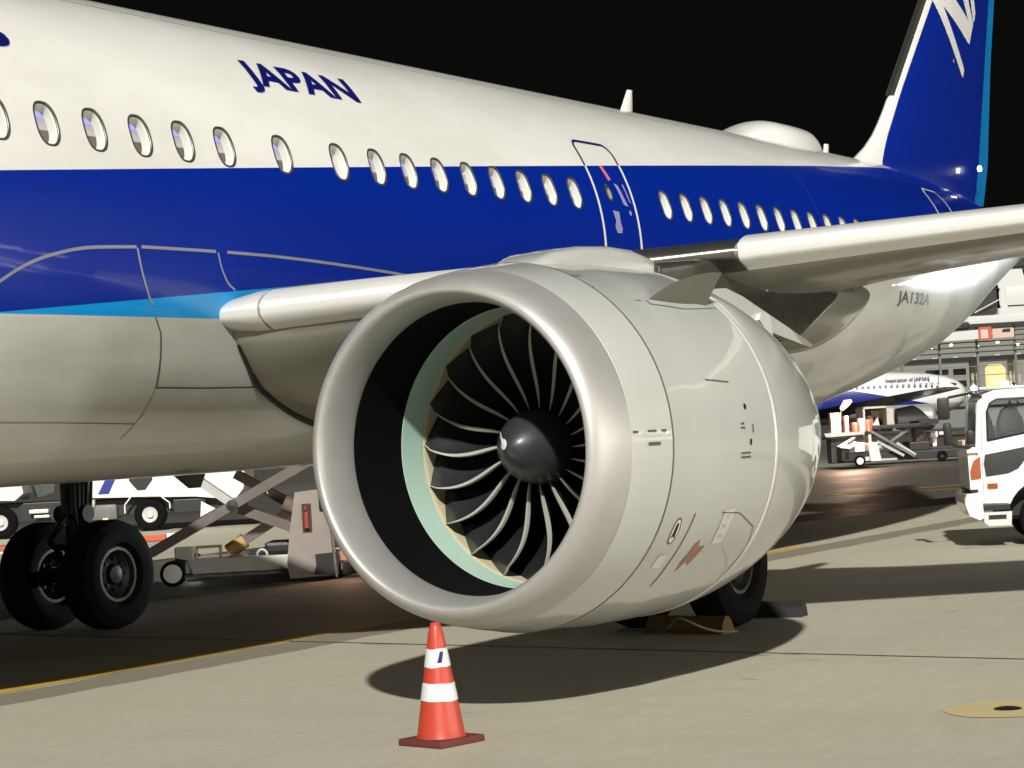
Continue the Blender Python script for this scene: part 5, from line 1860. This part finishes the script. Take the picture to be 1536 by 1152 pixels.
# ---- passenger boarding bridge high on the right
def bridge():
    D0 = 150.0
    t = thing('boarding_bridge', yard(36, D0 + 2), 'white passenger boarding bridge with rounded cab above the terminal lights', 'boarding bridge')
    X = lambda p: yard(p.x, D0 + p.y, p.z)
    def P(name, mat, *calls, smooth=False):
        b = MB(X)
        for c in calls: getattr(b, c[0])(*c[1:])
        return b.build(name, mat, t, smooth)
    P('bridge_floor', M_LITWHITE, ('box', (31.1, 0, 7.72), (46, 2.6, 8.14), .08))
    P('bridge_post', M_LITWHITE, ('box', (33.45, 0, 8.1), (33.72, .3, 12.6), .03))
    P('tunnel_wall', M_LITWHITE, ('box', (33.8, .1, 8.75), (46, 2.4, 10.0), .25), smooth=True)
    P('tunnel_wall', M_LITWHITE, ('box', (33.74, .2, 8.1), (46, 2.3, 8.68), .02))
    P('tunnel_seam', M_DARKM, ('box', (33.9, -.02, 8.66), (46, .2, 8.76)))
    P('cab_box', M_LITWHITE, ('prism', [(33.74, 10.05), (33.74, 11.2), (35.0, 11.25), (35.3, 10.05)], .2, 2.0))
    P('canopy_bellows', M_DARKM, ('box', (30.2, .8, 8.2), (33.4, 2.6, 11.9), .3))
    P('cab_roof', M_DARKM, ('box', (31.2, 0, 11.2), (36.3, 2.6, 12.1), .2))
    P('roof_light', M_LITWHITE, ('box', (36.1, -.1, 11.7), (40, 0, 12.3), .05))
    P('cable', M_YORANGE, ('tube', [(32.3, .4, 11.5), (32.7, .3, 10.9), (33.4, .2, 10.5)], .09, 8), smooth=True)
    P('brace', M_SLAT, ('beam', (31.7, .5, 8.4), (33.4, .4, 9.2), .06, .08, BY))
    P('brace', M_SLAT, ('beam', (31.9, .5, 10.7), (33.4, .4, 10.2), .06, .06, BY))
    P('dock_bumper', M_TRIM, ('box', (29.3, 0, 7.3), (31.2, 1.5, 7.8), .1))
    P('wheel_column', M_GREYM, ('box', (38, .8, 0), (38.8, 1.6, 7.8), .02))
bridge()

# ---- the terminal the bus came from, behind the camera: it is what the polished skin reflects
def near_terminal():
    t = thing('bus_terminal', (20, -78, 0), 'long low terminal with rows of lit windows on the near side of the apron', 'building')
    b = MB(); b.box((-60, -92, 0), (120, -80, 11)); b.build('terminal_wall', M_GREYM, t)
    b = MB(); b.box((-62, -93, 11), (122, -78.5, 11.8)); b.build('terminal_roof', M_DARKM, t)
    me = None
    for k in range(34):
        x_ = -57 + k * 5.2
        for z in (1.0, 6.4):
            if me is None:
                bb = MB(lambda p: p); bb.box((0, -.05, 0), (3.9, .04, 2.0)); o = bb.build('lit_window', emitter('terminal_window_light', (1, .96, .88), 3.5), t)
                me = o.data
                o.location = (x_, -79.9, z)
            else:
                if random.random() < .25: continue
                o = bpy.data.objects.new('lit_window', me); C.objects.link(o); o.location = (x_, -79.9, z); setparent(o, t)
    M_EAVE = emitter('eave_lamp_face', (1, .97, .88), 110)
    for k in range(24):
        z = random.uniform(3.5, 10.4)
        x_ = -57 + k * 7.2 + random.uniform(-2, 2)
        bb = MB(); bb.box((x_, -78.4, z), (x_ + random.uniform(.3, .9), -78.0, z + .35)); bb.build('eave_lamp', M_EAVE, t)
near_terminal()
# floodlight mast on the near side
def mast(x_, y_, label):
    t = thing('floodlight_mast', (x_, y_, 0), label, 'floodlight mast', 'apron floodlight masts')
    b = MB(); b.tube([(x_, y_, 0), (x_, y_, 22)], .3, 12, radii=[.35, .16]); b.build('mast_pole', M_GREYM, t, smooth=True)
    b = MB(); b.box((x_ - 1.8, y_ - .1, 21.6), (x_ + 1.8, y_ + .1, 21.8)); b.build('mast_crossbar', M_GREYM, t)
    for k in range(4):
        b = MB(); b.box((x_ - 1.7 + k * 1.0, y_ + .1, 21.2), (x_ - 1.2 + k * 1.0, y_ + .35, 21.6), .03); b.build('lamp_head', emitter('floodlight_face', (1, .96, .86), 40), t)
mast(-14, -48, 'tall floodlight mast on the near side of the apron, towards the nose')
mast(40, -52, 'tall floodlight mast on the near side of the apron, towards the tail')
